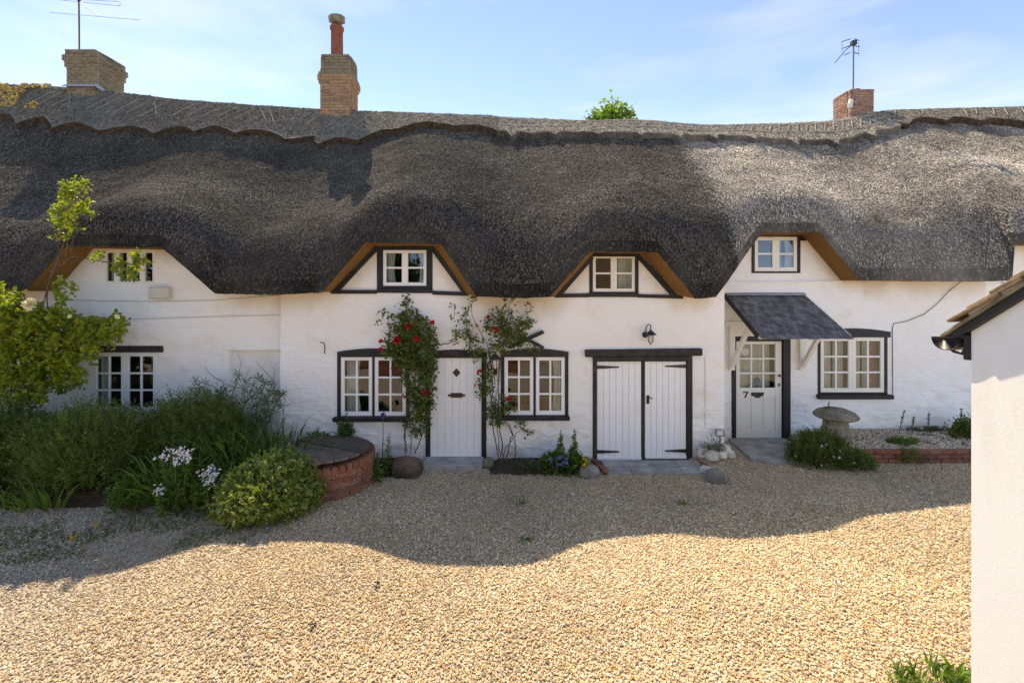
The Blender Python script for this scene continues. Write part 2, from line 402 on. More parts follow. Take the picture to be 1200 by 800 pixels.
def sprigs(lv, base, d, length, nleaf, ll, lw, angle=.7, stems=None, droop=0., rs=.003):
    """each base sprouts one twig with leaves in pairs along it"""
    n = len(base); d = unit(d); Ln = np.broadcast_to(np.asarray(length, float), (n,))
    t = np.linspace(.12, 1., nleaf)[None, :]+rng.uniform(-.03, .03, (n, nleaf))
    p = base[:, None, :]+d[:, None, :]*(t*Ln[:, None])[..., None]
    p[..., 2] -= droop*(t*Ln[:, None])**2
    ld = unit(d)[:, None, :]*(1-angle*.6)+rdir(n*nleaf).reshape(n, nleaf, 3)*angle
    k = np.repeat(rng.random(n)*.7, nleaf)+rng.random(n*nleaf)*.3
    sz = rng.uniform(.65, 1.2, n*nleaf)*np.repeat(rng.uniform(.8, 1.2, n), nleaf)
    lv.add(p.reshape(-1, 3), ld.reshape(-1, 3), ll*sz, lw*sz, .2, k)
    if stems is not None:
        for i in range(n): stems.tube([base[i], base[i]+d[i]*Ln[i]*.5, p[i, -1]], [rs, rs*.7, rs*.4], 3, False)
# ================================================================== ground
DA, DB, DC = 8.15, 8.0, 9.1                       # wall distance of the left, middle and right cottage
FA, FB, FC = 7.65, 7.5, 8.6                       # their eaves
def RYF(x): return 11.6+.7*sstep(2.6, 5.6, x)       # ridge distance
def RYP(px): return 11.6+.7*sstep(728, 850, px)
def ground_z(x, y):
    x = np.asarray(x, float); y = np.asarray(y, float)
    return .035*fbm(x*.45+3, y*.45, 3, 1)-.28*sstep(-1.5, -7., x)*sstep(6.7, 4.9, y)+.25*sstep(.3, 4., x)*sstep(7.1, 5.6, y)+.30*np.exp(-((x-3.52)/.30)**2-((y-7.9)/.26)**2)
def gpt(px, py, lift=0.):
    d = gd(py)
    for _ in range(12): d = FOC*(CAMZ-float(ground_z(XX(px, d), d)))/(py-HOR)
    return np.array([XX(px, d), d, float(ground_z(XX(px, d), d))+lift])
def make_ground():
    xs = np.concatenate([[-400, -120, -40, -20], np.linspace(-13, 13, 131), [20, 40, 120, 400]])
    ys = np.concatenate([[-300, -80, -25, -8], np.linspace(0, 9, 61), [12, 30, 100, 600]])
    A, B = np.meshgrid(xs, ys); Z = ground_z(A, B)*((np.abs(A) < 14) & (B > -1) & (B < 9.5))-.012
    V = np.stack([A, B, Z], -1).reshape(-1, 3); n = len(xs)
    i = np.arange(len(ys)-1)[:, None]*n+np.arange(n-1)[None, :]; i = i.ravel()
    tag(part('ground', V, np.stack([i, i+1, i+n+1, i+n], 1), MT['bed'], None, True), 'gravel covered ground of the courtyard', None, None, 'structure')
make_ground()
def make_gravel():
    n = 560000
    y = rng.uniform(2.7**1.6, 9.05**1.6, n)**(1/1.6); x = rng.uniform(-1, 1, n)*(y*1.28+2.0)
    wall = np.where(x < -4.05, DA, np.where(x < 3.75, DB, np.where(x < 6.0, DC, 7.95)))
    keep = (y < wall-.03) & ~((x > 1.5) & (y < 1.8))
    keep &= ~((x > XX(703, 7.7)) & (x < XX(832, 7.6)) & (y > 7.42)) & ~((x > 4.2) & (x < 5.1) & (y > 7.95))
    thin = np.clip(sstep(.0, .5, fbm(x*.5+2, y*.9+4, 4, 6)+.25*sstep(0., -4., x)), 0, 1)*.42*sstep(7.5, 6.2, y); keep &= rng.random(n) > thin
    x, y = x[keep], y[keep]; n = len(x)
    big = rng.random(n)**1.7; s = .0052+.0088*big
    z = ground_z(x, y)+s*rng.uniform(-.3, .55, n)-.006
    scl = np.stack([s*rng.uniform(.8, 1.35, n), s*rng.uniform(.75, 1.2, n), s*rng.uniform(.45, .8, n)], 1)
    rot = np.stack([rng.normal(0, .45, n), rng.normal(0, .45, n), rng.uniform(0, 6.28, n)], 1)
    pal = np.array([(.70, .58, .40), (.58, .41, .21), (.78, .71, .58), (.40, .32, .23), (.50, .30, .14), (.66, .50, .29), (.27, .24, .21)])
    k = rng.choice(7, n, p=[.27, .16, .17, .12, .06, .17, .05]); c = pal[k]*rng.uniform(.8, 1.15, (n, 1))
    # the left part is dustier and greyer, with trodden-in earth near the planting; some darker patches elsewhere
    g = np.clip(sstep(-2.2, -6.0, x)+.35*fbm(x*.6, y*.6, 3, 2), 0, 1)[:, None]
    grey = c.mean(1, keepdims=True)*np.array([1.03, .99, .93]); c = c*(1-.6*g)+grey*.6*g
    e = np.clip(sstep(6.1, 6.9, y-.10*(x+8))*sstep(-3.6, -4.6, x)+sstep(.25, .6, fbm(x*1.3, y*1.3, 4, 4))*.35, 0, 1)[:, None]
    e = e*(rng.random((n, 1)) < .8); c = c*(1-.55*e)+np.array([.13, .105, .07])*.55*e
    c *= (.90+.20*fbm(x*.8+9, y*.8, 3, 5))[:, None]*np.array([.97, .945, .89])
    tag(scatter('gravel', np.stack([x, y, z], 1), rot, scl, c, MT['pebble'], 'pebble'), 'golden and cream pea gravel covering the courtyard', 'gravel', None, 'stuff')
make_gravel()

# ================================================================== eaves and roof shape
EK = [(-430, 341, 0), (30, 341, 0), (78, 288, 0), (190, 290, 0), (253, 344, 0), (330, 345, 1), (378, 342, 1), (428, 284, 1), (517, 286, 1), (558, 347, 1),
      (600, 349, 1), (644, 348, 1), (691, 295, 1), (770, 295, 1), (815, 350, 1), (842, 348, 2), (890, 273, 3), (960, 272, 3), (1007, 328, 3),
      (1100, 329, 3), (1186, 329, 3), (1189, 285, 3), (1330, 285, 3), (1380, 329, 3), (1480, 329, 3)]
BK = {6: (390, 341), 7: (440, 289), 8: (508, 289), 9: (544, 343), 11: (652, 347), 12: (697, 297), 13: (750, 297), 14: (790, 345)}
FV = [FA, FB, FB, FC]; DV = [DA, DB, DB, DC]
FRONT = np.array([P(px, py, FV[r]) for px, py, r in EK])
FRONT[15, 1] = 7.52
BACK = FRONT.copy()
for i, (px, py, r) in enumerate(EK):
    BACK[i, 1] = DV[r]+.05
    if i in BK: q = P(*BK[i], DB); BACK[i, 0] = q[0]; BACK[i, 2] = q[2]
XA0, XAB, XBC, XC1 = FRONT[0, 0], XX(329, DB), FRONT[15, 0]+.02, FRONT[-1, 0]
def eave(x): return np.interp(x, FRONT[:, 0], FRONT[:, 2])-.018*np.abs(fbm(np.asarray(x)*5, np.asarray(x)*0+1, 4, 2))
def eback(x): return np.interp(x, BACK[:, 0], BACK[:, 2])
def fy(x): return np.interp(x, FRONT[:, 0], FRONT[:, 1])
_gx = np.linspace(XA0-3, XC1+3, 4000)
def _blur(a, sg):
    k = np.exp(-.5*(np.arange(-600, 601)*(_gx[1]-_gx[0])/sg)**2); k /= k.sum(); return np.convolve(np.pad(a, 600, 'edge'), k, 'valid')
_eb1 = _blur(eave(_gx), .28); _eb2 = _blur(eave(_gx), .75); _fyb = _blur(fy(_gx), .3)
RK = np.array([(-300, 92), (0, 95), (70, 98), (140, 104), (200, 112), (280, 118), (370, 124), (450, 127), (560, 132), (690, 138), (800, 140), (900, 141), (965, 139), (1010, 131), (1040, 126), (1120, 124), (1200, 122), (1500, 121)], float)
_rx, _rz = XX(RK[:, 0], RYP(RK[:, 0])), ZZ(RK[:, 1], RYP(RK[:, 0]))-.20
def ridge_z(x): return np.interp(x, _gx, _blur(np.interp(_gx, _rx, _rz), .15))
_RZ = _blur(np.interp(_gx, _rx, _rz), .15)
def roof_z(x, y, detail=True):
    x = np.asarray(x, float); y = np.asarray(y, float); f = np.interp(x, _gx, _fyb)
    e = eave(x); e1 = np.interp(x, _gx, _eb1); e2 = np.interp(x, _gx, _eb2); rz = np.interp(x, _gx, _RZ)
    RY = RYF(x); u = np.maximum(y-f, 0); s = np.clip(u/(RY-f), 0, 1)
    a = np.exp(-u/.22); b = np.exp(-u/1.1)
    em = e*a+(1-a)*(e1*b+e2*(1-b))
    h0 = .62; wr = .16
    t = (np.sqrt((y-RY)**2+wr**2)-wr)/(RY-f)
    z = rz-(rz-(em+h0))*t
    left = sstep(-1.9, -4.3, x)
    z = z-(.04+.62*left)*np.sin(math.pi*s)*(.75+.25*s)
    z = z-h0*np.exp(-u/.20)
    if detail:
        k = sstep(.0, .5, u)*(1-sstep(.97, 1.0, s))
        z = z+k*(.045*fbm(x*.8, y*1.9, 4, 2)+.018*fbm(x*3, y*6, 3, 3))
    return z
_bz = lambda x, y: np.interp(x, _gx, _RZ)-1.15*(np.sqrt((y-RYF(x))**2+.16**2)-.16)
def roof_part(parent, x0, x1, mat, name='thatch'):
    nx = int((x1-x0)/.035)+1; xs = np.linspace(x0, x1, nx); ny = 120; t = np.linspace(0, 1, ny)**1.7
    f = np.interp(xs, _gx, _fyb)[None, :]; RY = RYF(xs)[None, :]; Y = f+(RY-f)*t[:, None]; Xg = np.repeat(xs[None, :], ny, 0); Z = roof_z(Xg, Y)
    Z[0] = eave(xs)
    Yb = RY+np.linspace(.05, 4.2, 22)[:, None]; Xb = np.repeat(xs[None, :], 22, 0)
    X = np.concatenate([Xg, Xb]); Y = np.concatenate([Y, Yb]); Z = np.concatenate([Z, _bz(Xb, Yb)]); m = len(X)
    # side closing rows are not needed: neighbours butt against each other
    V = np.stack([X, Y, Z], -1).reshape(-1, 3); i = (np.arange(m-1)[:, None]*nx+np.arange(nx-1)[None, :]).ravel()
    return part(name, V, np.stack([i, i+1, i+nx+1, i+nx], 1), mat, parent, True)
def soffit_part(parent, i0, i1):
    """the cut underside of the eaves between key points i0..i1"""
    A = []; B = []
    for i in range(i0, i1):
        for t in np.linspace(0, 1, 14, endpoint=(i == i1-1)):
            A.append(FRONT[i]*(1-t)+FRONT[i+1]*t); B.append(BACK[i]*(1-t)+BACK[i+1]*t)
    A = np.array(A); B = np.array(B); A[:, 1] = np.interp(A[:, 0], _gx, _fyb); rows = [A*(1-k)+B*k for k in np.linspace(0, 1, 10)]
    for j, r in enumerate(rows):
        if 0 < j < 9: r[:, 2] += .012*fbm(r[:, 0]*7, r[:, 1]*7, 3, 2)
    V = np.concatenate(rows); n = len(A)
    i = (np.arange(9)[:, None]*n+np.arange(n-1)[None, :]).ravel()
    return part('eaves_soffit', V, np.stack([i, i+n, i+n+1, i+1], 1), MT['soffit'], parent, True)
def straw_on_roof(parent, x0, x1, n, pal):
    x = rng.uniform(x0, x1, n)+rng.normal(0, .16, n); f = np.interp(x, _gx, _fyb); RY = RYF(x); t = rng.random(n)**1.25; y = f+.02+(RY-.35-f)*t
    z = roof_z(x, y); h = .03; dz = (roof_z(x, y+h)-roof_z(x, np.maximum(y-h, f+.001)))/(2*h)
    steep = np.clip(dz, .2, 4.)
    # lay each straw down the slope, its lower end lifted a little out of the surface
    pitch = np.arctan(steep)-np.abs(rng.normal(.0, .22, n))-.05
    rot = np.stack([pitch-math.pi/2, rng.normal(0, .12, n), rng.normal(0, .38, n)], 1)
    ln = rng.uniform(.018, .055, n); r = rng.uniform(.003, .007, n)
    k = rng.random(n); c = pal[rng.choice(len(pal), n)]*rng.uniform(.55, 1.2, (n, 1)); bright = k > .98
    c = c*np.clip(1+.75*fbm(x*.75, y*1.1, 4, 5)+.35*fbm(x*3, y*4, 3, 6), .35, 1.7)[:, None]
    c[bright] *= 1.6
    scatter('loose_straw', np.stack([x, y, z+.006], 1), rot, np.stack([r, r, ln], 1), c, MT['straw'], 'straw', parent)

def ridge_cap(parent, x0, x1, style, tone=1., name='ridge_cap'):
    """block-cut straw ridge with its scalloped lower edge, and its hazel rods"""
    nx = int((x1-x0)/.025)+1; xs = np.linspace(x0, x1, nx); nv = 22; T = .10 if style == 'cusp' else .115; RY = RYF(xs)
    px = 600+xs/10.6*FOC
    low = np.interp(px, [-300, 0, 100, 250, 330, 420, 560, 700, 900, 1010, 1040, 1120, 1200, 1500], [.68, .68, .76, .68, .70, .78, .72, .74, .70, .76, .62, .60, .62, .62])
    if style == 'cusp':
        ph = xs/1.0; fr = ph-np.floor(ph); fm = np.minimum(fr, 1-fr); sc_ = .15*np.sin(fr*math.pi)**.8+.30*np.exp(-(fm/.09)**1.5)-.14
    else:
        ph = (xs-x0)/1.05+.12*np.sin(xs*1.7); fr = ph-np.floor(ph); sc_ = .17*np.abs(2*fr-1)**1.7-.05
    low = low+sc_*(1+.5*fbm(xs*.9, xs*0+3, 2, 3))+(.24 if style == 'cusp' else .12)+.025*fbm(xs*5, xs*0, 4, 1)
    v = np.linspace(0, 1, nv)[:, None]; Y = RY[None, :]-low[None, :]*(1-v); X = np.repeat(xs[None, :], nv, 0)
    Zb = roof_z(X, Y, False); tk = T*(1-.25*v)+.012*fbm(X*6, Y*6, 3, 3)
    Z = Zb+tk*1.25; Y2 = Y-tk*.55*(1-v)
    Yi = RY[None, :]-low[None, :]+.03; Zi = roof_z(xs[None, :], Yi, False)-.04
    Xb = np.repeat(xs[None, :], 12, 0); Yb = RY[None, :]+np.linspace(.06, .8, 12)[:, None]; Zbk = _bz(Xb, Yb)+.12
    # rounded lip
    Xa = np.concatenate([X, Xb]); Ya = np.concatenate([Y2, Yb]); Za = np.concatenate([Z, Zbk])
    ev = np.stack([np.concatenate([xs, xs, xs]), np.concatenate([Y2[0]-.001, Y2[0]*.5+Yi[0]*.5+.01, Yi[0]]), np.concatenate([Z[0]+.002, Z[0]*.45+Zi[0]*.55, Zi[0]])], 1); ei = np.concatenate([np.arange(nx-1), nx+np.arange(nx-1)])
    part('ridge_cut_edge', ev, np.stack([ei, ei+1, ei+nx+1, ei+nx], 1), MT['ridgecut' if style != 'cusp' else 'ridge'], parent, True)
    m = len(Xa); i = (np.arange(m-1)[:, None]*nx+np.arange(nx-1)[None, :]).ravel()
    straw_on_cap = (X, Y2, Z)
    cap = part(name, np.stack([Xa, Ya, Za], -1).reshape(-1, 3), np.stack([i, i+1, i+nx+1, i+nx], 1), MT['ridge' if tone == 1. else 'thatch_old'], parent, True)
    def on(x, s):                                # point on the cap, s metres down from the ridge
        j = int(np.clip(round((x-x0)/(x1-x0)*(nx-1)), 0, nx-1)); q = (1-s/low[j])*(nv-1); k = int(np.clip(math.floor(q), 0, nv-2)); f_ = q-k
        return (x, Y2[k, j]*(1-f_)+Y2[k+1, j]*f_-.016, Z[k, j]*(1-f_)+Z[k+1, j]*f_+.022)
    def rod(xa, sa, xb, sb, r=.011):
        q = [on(xa+(xb-xa)*t, sa+(sb-sa)*t) for t in np.linspace(0, 1, 5)]
        MB().tube(q, r, 4).build('hazel_rod', MT['rod'], cap)
    n = int((x1-x0)*2600); a = rng.integers(0, nx, n); v_ = rng.integers(1, nv-1, n); sx_ = X[v_, a]; sy_ = Y2[v_, a]; sz_ = Z[v_, a]; dz_ = (Z[v_+1, a]-Z[v_-1, a])/(Y2[v_+1, a]-Y2[v_-1, a]+1e-6)
    pit = np.arctan(np.clip(dz_, .05, 3))-np.abs(rng.normal(0, .2, n)); pc_ = np.array([(.30, .27, .21), (.20, .18, .14), (.42, .38, .31), (.13, .115, .09)])[rng.choice(4, n)]*tone*(1.45 if style == 'cusp' else 1.)*rng.uniform(.6, 1.2, (n, 1)); r_ = rng.uniform(.004, .009, n)
    scatter('loose_straw', np.stack([sx_+rng.uniform(-.012, .012, n), sy_, sz_+.004], 1), np.stack([pit-math.pi/2, rng.normal(0, .1, n), rng.normal(0, .5, n)], 1), np.stack([r_, r_, rng.uniform(.03, .10, n)], 1), pc_, MT['straw'], 'straw', parent)
    L_ = x1-x0
    if style == 'cusp':
        k = max(1, int(L_/1.2))
        for s in (.26, .64):
            for j in range(k): rod(x0+L_*j/k+.01, s+rnd.uniform(-.01, .01), x0+L_*(j+1)/k-.01, s+rnd.uniform(-.01, .01))
        n = int(L_/.235)
        for j in range(n):
            xa = x0+.05+j*.235; rod(xa, .58, xa+.22+rnd.uniform(-.02, .02), .28, .010)
            if (j % 3 == 0): rod(xa+.02, .28, xa+.22, .58, .007)
    else:
        n = int(L_/.36)
        for j in range(n):
            xa = x0+.1+j*.36+rnd.uniform(-.08, .08); rod(xa, .56+rnd.uniform(-.05, .05), xa+.30*rnd.choice((-1, 1, 1)), .22, .007)
    return cap
MT['ridgecut'] = m_simple('cut_straw_edge', (.062, .046, .031), .95, .6, 14, .8, .1, .02, 60)
MT['wire'] = m_simple('netting_wire', (.15, .14, .12), .7, .2, 20, 0)
MT['rod'] = m_simple('hazel_rod_wood', (.31, .28, .23), .85, .3, 20, .2)

# ================================================================== windows and doors
OPEN = []                                        # openings cut into the walls: (x0, x1, z0, z1)
def arch_poly(x0, x1, z0, rise, th, n=10, eps=0.):
    """lintel: flat or bowed underside at z0, bowed top"""
    t = np.linspace(0, 1, n+1); top = [(x0+(x1-x0)*a, z0+th*.45+(th*.55+rise)*math.sin(math.pi*(.12+.76*a))**.9) for a in t]
    return [(x0, z0)]+top+[(x1, z0)]
def glass_pane(x0, x1, z0, z1, y, parent):
    me = MB().box(-(x1-x0)/2, (x1-x0)/2, -.002, .002, 0, z1-z0, .0005).mesh('pane', (0, 0, 0))
    add('pane', me, ((x0+x1)/2, y, z0), parent, MT['glass'], (R(rnd.uniform(-.7, .7)), 0, R(rnd.uniform(-.8, .8))))
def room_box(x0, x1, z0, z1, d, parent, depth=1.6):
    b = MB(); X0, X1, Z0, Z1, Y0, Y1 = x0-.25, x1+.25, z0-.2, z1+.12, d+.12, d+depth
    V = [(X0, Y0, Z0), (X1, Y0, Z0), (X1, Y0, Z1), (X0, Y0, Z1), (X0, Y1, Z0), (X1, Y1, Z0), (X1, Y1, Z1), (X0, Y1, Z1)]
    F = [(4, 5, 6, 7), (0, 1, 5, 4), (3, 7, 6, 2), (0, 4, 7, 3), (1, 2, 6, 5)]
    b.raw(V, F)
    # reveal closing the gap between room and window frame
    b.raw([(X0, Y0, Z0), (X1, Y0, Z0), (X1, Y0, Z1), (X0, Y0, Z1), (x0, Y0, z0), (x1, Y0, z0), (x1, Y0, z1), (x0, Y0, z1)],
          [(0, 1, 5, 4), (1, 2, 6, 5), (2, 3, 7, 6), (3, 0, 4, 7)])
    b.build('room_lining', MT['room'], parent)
def curtain(x0, x1, z0, z1, y, parent, mat='curtain', waves=4, gather=0.):
    n = 28; t = np.linspace(0, 1, n); zt = np.linspace(0, 1, 8)
    V = []
    for k in zt:
        pinch = 1-gather*math.sin(math.pi*min(1, (1-k)*1.1))*.55
        for a in t:
            V.append((x0+(x1-x0)*a*pinch if gather >= 0 else x1-(x1-x0)*(1-a)*(1+gather*math.sin(math.pi*min(1, (1-k)*1.1))*.55), y+.022*math.sin(a*waves*6.283), z0+(z1-z0)*k))
    i = (np.arange(7)[:, None]*n+np.arange(n-1)[None, :]).ravel()
    part('curtain', V, np.stack([i, i+1, i+n+1, i+n], 1), MT[mat], parent, True)
def window(parent, d, px, py, lights, rows, surround=('black', 5), head=None, sill=None, paint='white', curtains=(), frame_px=4.2, barpx=2.2, proud=0.0, midrail=None):
    """px/py: photo edges of the painted casements; lights: panes across in each casement; surround: black outer frame in photo pixels"""
    s = d/FOC; x0, x1 = XX(px[0], d), XX(px[1], d); z1, z0 = ZZ(py[0], d), ZZ(py[1], d)
    sw = surround[1]*s if surround else 0.; yf = d-.018-proud
    b = MB(); ox0, ox1, oz0, oz1 = x0-sw, x1+sw, z0-sw*.6, z1+sw
    OPEN.append((ox0+.015, ox1-.015, oz0+.015, oz1-.015))
    win = thing_part('window', parent, ((ox0+ox1)/2, d, oz0))
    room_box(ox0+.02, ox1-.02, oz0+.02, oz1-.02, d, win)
    if surround:
        sm = MT[surround[0]]
        MB().box(ox0, x0, yf, d+.12, oz0, oz1).build('frame_post', sm, win); MB().box(x1, ox1, yf, d+.12, oz0, oz1).build('frame_post', sm, win)
        MB().box(x0, x1, yf-.002, d+.12, z1, oz1).build('frame_head', sm, win); MB().box(x0, x1, yf-.002, d+.12, oz0, z0).build('frame_foot', sm, win)
    if head:
        kind, hx0, hx1, hy0, hy1 = head; X0, X1 = XX(hx0, d), XX(hx1, d)
        if kind == 'arch':
            MB().prism(arch_poly(X0, X1, ZZ(hy1, d), (hy1-hy0)*s*.25, (hy1-hy0)*s*.8), d-.034-proud, d+.05).build('lintel', MT['black'], win)
        else: MB().box(X0, X1, d-.04, d+.05, ZZ(hy1, d), ZZ(hy0, d), .008).build('lintel', MT['timber'], win)
    if sill:
        MB().box(XX(sill[0], d), XX(sill[1], d), d-.10, d+.06, ZZ(sill[3], d), ZZ(sill[2], d), .008).build('sill', MT[sill[4] if len(sill) > 4 else 'black'], win)
    m = len(lights); gap = (barpx*1.2*s if surround and m > 1 and midrail is None else 0.); wd = (x1-x0-gap*(m-1))/m; fw = frame_px*s; pm = MT[paint]; ya = d-.002-proud
    for k in range(m):
        a0 = x0+k*(wd+gap); a1 = a0+wd
        if k and gap: MB().box(a0-gap, a0, yf+.004, d+.1, z0, z1).build('mullion', MT[surround[0]], win)
        cs = MB(); cs.box(a0, a0+fw, ya, d+.045, z0, z1); cs.box(a1-fw, a1, ya, d+.045, z0, z1)
        cs.box(a0+fw, a1-fw, ya+.001, d+.045, z0, z0+fw*1.15); cs.box(a0+fw, a1-fw, ya+.001, d+.045, z1-fw, z1); cs.build('casement', pm, win)
        gx0, gx1, gz0, gz1 = a0+fw, a1-fw, z0+fw*1.15, z1-fw; nc = lights[k]; bw = barpx*s
        for c in range(1, nc):
            xc = gx0+(gx1-gx0)*c/nc; MB().box(xc-bw/2, xc+bw/2, ya+.006, d+.035, gz0, gz1, .003).build('glazing_bar', pm, win)
        for r in range(1, rows):
            zc = gz0+(gz1-gz0)*r/rows; MB().box(gx0, gx1, ya+.008, d+.034, zc-bw/2, zc+bw/2, .003).build('glazing_bar', pm, win)
        for c in range(nc):
            for r in range(rows):
                glass_pane(gx0+(gx1-gx0)*c/nc+.001, gx0+(gx1-gx0)*(c+1)/nc-.001, gz0+(gz1-gz0)*r/rows+.001, gz0+(gz1-gz0)*(r+1)/rows-.001, d+.02, win)
    for cu in curtains:
        c0, c1, mt, g = cu; curtain(XX(c0, d), XX(c1, d), z0-.02, z1-.02, d+.14+.02*rnd.random(), win, mt, 3, g)
    return win
def thing_part(name, parent, loc):
    o = bpy.data.objects.new(name, None); o.empty_display_size = .05; return reg(o, tuple(float(c) for c in loc), parent)

def wall_part(parent, x0, x1, d, zmax, rough_lo=.6, seed=0, recess=None):
    """lumpy limewashed brickwork with the openings left out"""
    dx, dz = .01875, .0125
    xs = np.arange(x0, x1+1e-6, dx); xs[-1] = x1; zs = np.arange(-.1, zmax, dz)
    def snap(g, vals):
        for v in vals:
            i = np.argmin(np.abs(g-v)); 
            if abs(g[i]-v) < dx: g[i] = v
        return g
    ops = [o for o in OPEN if o[1] > x0 and o[0] < x1]
    xs = np.sort(snap(xs, [v for o in ops for v in o[:2]])); zs = np.sort(snap(zs, [v for o in ops for v in o[2:]]))
    X, Z = np.meshgrid(xs, zs)
    bl, bh = .225, .075
    zz = Z+.10; row = np.floor(zz/bh+1e-4); u = X/bl+.5*(row % 2)+.13*row*0; ub = np.floor(u)
    fu = (u-ub)*bl; fz = (zz/bh-row)*bh
    dj = np.minimum(np.minimum(fu, bl-fu), np.minimum(fz, bh-fz))
    joint = 1-sstep(.002, .013, dj)
    brk = _T[seed % 8][(ub.astype(int)*7+3) & 255, (row.astype(int)*5) & 255]-.5
    msk = sstep(-.25, .35, fbm(X*.55+seed*5, Z*.8, 3, seed)+.08)          # where bricks read through the limewash
    lump = fbm(X*4+seed, Z*5.5, 4, seed+1); broad = fbm(X*.7, Z*.7+seed, 3, seed+2)
    ridge = 1-np.abs(fbm(X*3.1+5, Z*5.2+seed, 4, seed+3))*2.2
    amp = 1-sstep(rough_lo-.2, rough_lo+.5, Z)*.55
    D = .016*broad+(.022*lump+.016*np.clip(ridge, -1, 1))*amp+msk*(.005*brk-.0042*joint)
    edge = np.ones_like(X)
    for o in ops:
        q = np.maximum(np.maximum(o[0]-X, X-o[1]), np.maximum(o[2]-Z, Z-o[3])); edge = np.minimum(edge, sstep(0, .10, q))
    D = D*(.25+.75*edge)
    if recess:
        rx0, rx1, rz1 = recess; inn = (X > rx0) & (X < rx1) & (Z < rz1); D = D-np.where(inn, .11, 0)
    Zw = Z+.007*fbm(X*1.1, Z*.9, 3, seed)*edge
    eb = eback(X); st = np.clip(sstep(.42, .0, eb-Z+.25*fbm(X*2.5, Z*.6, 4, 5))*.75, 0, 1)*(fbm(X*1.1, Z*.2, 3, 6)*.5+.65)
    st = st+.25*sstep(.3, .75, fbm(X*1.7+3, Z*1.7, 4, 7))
    damp_and_shade = np.clip(sstep(.42, .0, Z+.25*fbm(X*2, Z*2, 4, 2))*.55, 0, 1)
    if recess: st = st+inn*(.10+.25*np.clip(fbm(X*9, Z*9, 4, 3), 0, 1)); damp_and_shade = damp_and_shade+inn*.10  # recess: speckled brown stain, plus an even darkening painted in as its shade
    V = np.stack([X, d-D, Zw], -1).reshape(-1, 3); n = len(xs)
    cx = (xs[:-1]+xs[1:])/2; cz = (zs[:-1]+zs[1:])/2; CX, CZ = np.meshgrid(cx, cz)
    keep = CZ < eback(CX)+.07
    for o in ops: keep &= ~((CX > o[0]) & (CX < o[1]) & (CZ > o[2]) & (CZ < o[3]))
    i = (np.arange(len(zs)-1)[:, None]*n+np.arange(n-1)[None, :])[keep]
    F = np.stack([i, i+1, i+n+1, i+n], 1)
    used = np.unique(F); mp = np.zeros(len(V), np.int64); mp[used] = np.arange(len(used))
    return part('wall', V[used], mp[F], MT['wall'], parent, True, {'stain': np.clip(st, 0, .8).reshape(-1)[used], 'damp_and_shade': damp_and_shade.reshape(-1)[used]})

BRICK = {}
def brick_mesh(sx, sy, sz, mat):
    k = (round(sx, 3), round(sy, 3), round(sz, 3), mat)
    if k not in BRICK:
        me = MB().box(-sx/2, sx/2, -sy/2, sy/2, -sz/2, sz/2, .006).mesh('brick', (0, 0, 0)); me.materials.append(MT[mat]); BRICK[k] = me
    return BRICK[k]
def chimney(parent, x0, x1, y0, z0, depth, courses, mat, mat2=None, seed=1):
    """courses: list of outward steps (m), one per brick course from z0 up"""
    ch = thing_part('chimney', parent, ((x0+x1)/2, y0+depth/2, z0)); rr = random.Random(seed)
    core = MB()
    H = .075
    for k, o in enumerate(courses):
        core.box(x0-o+.012, x1+o-.012, y0-o+.012, y0+depth+o-.012, z0+k*H-(.35 if k == 0 else 0), z0+(k+1)*H-.001*(k % 2), .002)
    core.build('mortar_core', MT['mortar'], ch)
    def lay(a0, a1, fixed, axis, k, o, sgn):
        ln = a1-a0; n = max(2, round(ln/.225)); st = ln/n; off = st/2 if k % 2 else 0; a = a0-off; z = z0+k*H+H/2; i = 0
        while a < a1-1e-6:
            b0 = max(a, a0); b1 = min(a+st, a1); a += st
            if b1-b0 < .03: continue
            L_ = round(b1-b0-.011, 3); mt = mat2 if (mat2 and k >= len(courses)*.62) else mat
            if axis == 0: loc = ((b0+b1)/2, fixed+sgn*(.045-rr.uniform(0, .006)), z); me = brick_mesh(L_, .10, H-.011, mt)
            else: loc = (fixed+sgn*(.045-rr.uniform(0, .006)), (b0+b1)/2, z); me = brick_mesh(.10, L_, H-.011, mt)
            add('brick', me, loc, ch, None, (0, rr.uniform(-.012, .012), rr.uniform(-.02, .02)))
    for k, o in enumerate(courses):
        lay(x0-o, x1+o, y0-o, 0, k, o, 1)
        lay(y0-o+.10, y0+depth+o-.10, x0-o, 1, k, o, 1); lay(y0-o+.10, y0+depth+o-.10, x1+o, 1, k, o, -1)
        lay(x0-o, x1+o, y0+depth+o, 0, k, o, -1)
    return ch, z0+len(courses)*H
# ================================================================== left cottage
GRP = None
cA = thing('thatched_cottage', 'white cottage at the left end behind green shrubs, with lichened brick chimney', 'cottage', (XX(120, DA), DA, 0))
window(cA, DA, (109, 184), (413, 482), [2, 2], 3, None, ('flat', 108, 192, 405, 412.5), None, curtains=[(110, 122, 'curtain', 0)], frame_px=4.5, midrail=1)
window(cA, DA, (122, 182), (293, 333), [1, 1, 1, 1], 1, None, None, None, paint='cream', curtains=[(123, 137, 'curtain', 0)], frame_px=3.2, midrail=1)
wall_part(cA, -11.2, XAB+.005, DA, 3.95, .7, 1, (XX(268, DA), XX(336, DA), ZZ(411, DA)))
roof_part(cA, XA0, XAB-.55, MT['thatch_dark']); soffit_part(cA, 0, 5)
ridge_cap(cA, XA0, XAB-.55, 'scallop', .62)
MB().box(XX(180, DA), XX(203, DA), DA-.13, DA-.005, ZZ(350, DA), ZZ(336, DA), .02).build('meter_box', MT['plastic'], cA)
MB().tube([P(60, 351, DA-.02), P(120, 352, DA-.025), P(180, 353, DA-.02), P(250, 352, DA-.02), P(330, 346, DA-.02)], .007, 5).build('cable', MT['plastic'], cA)
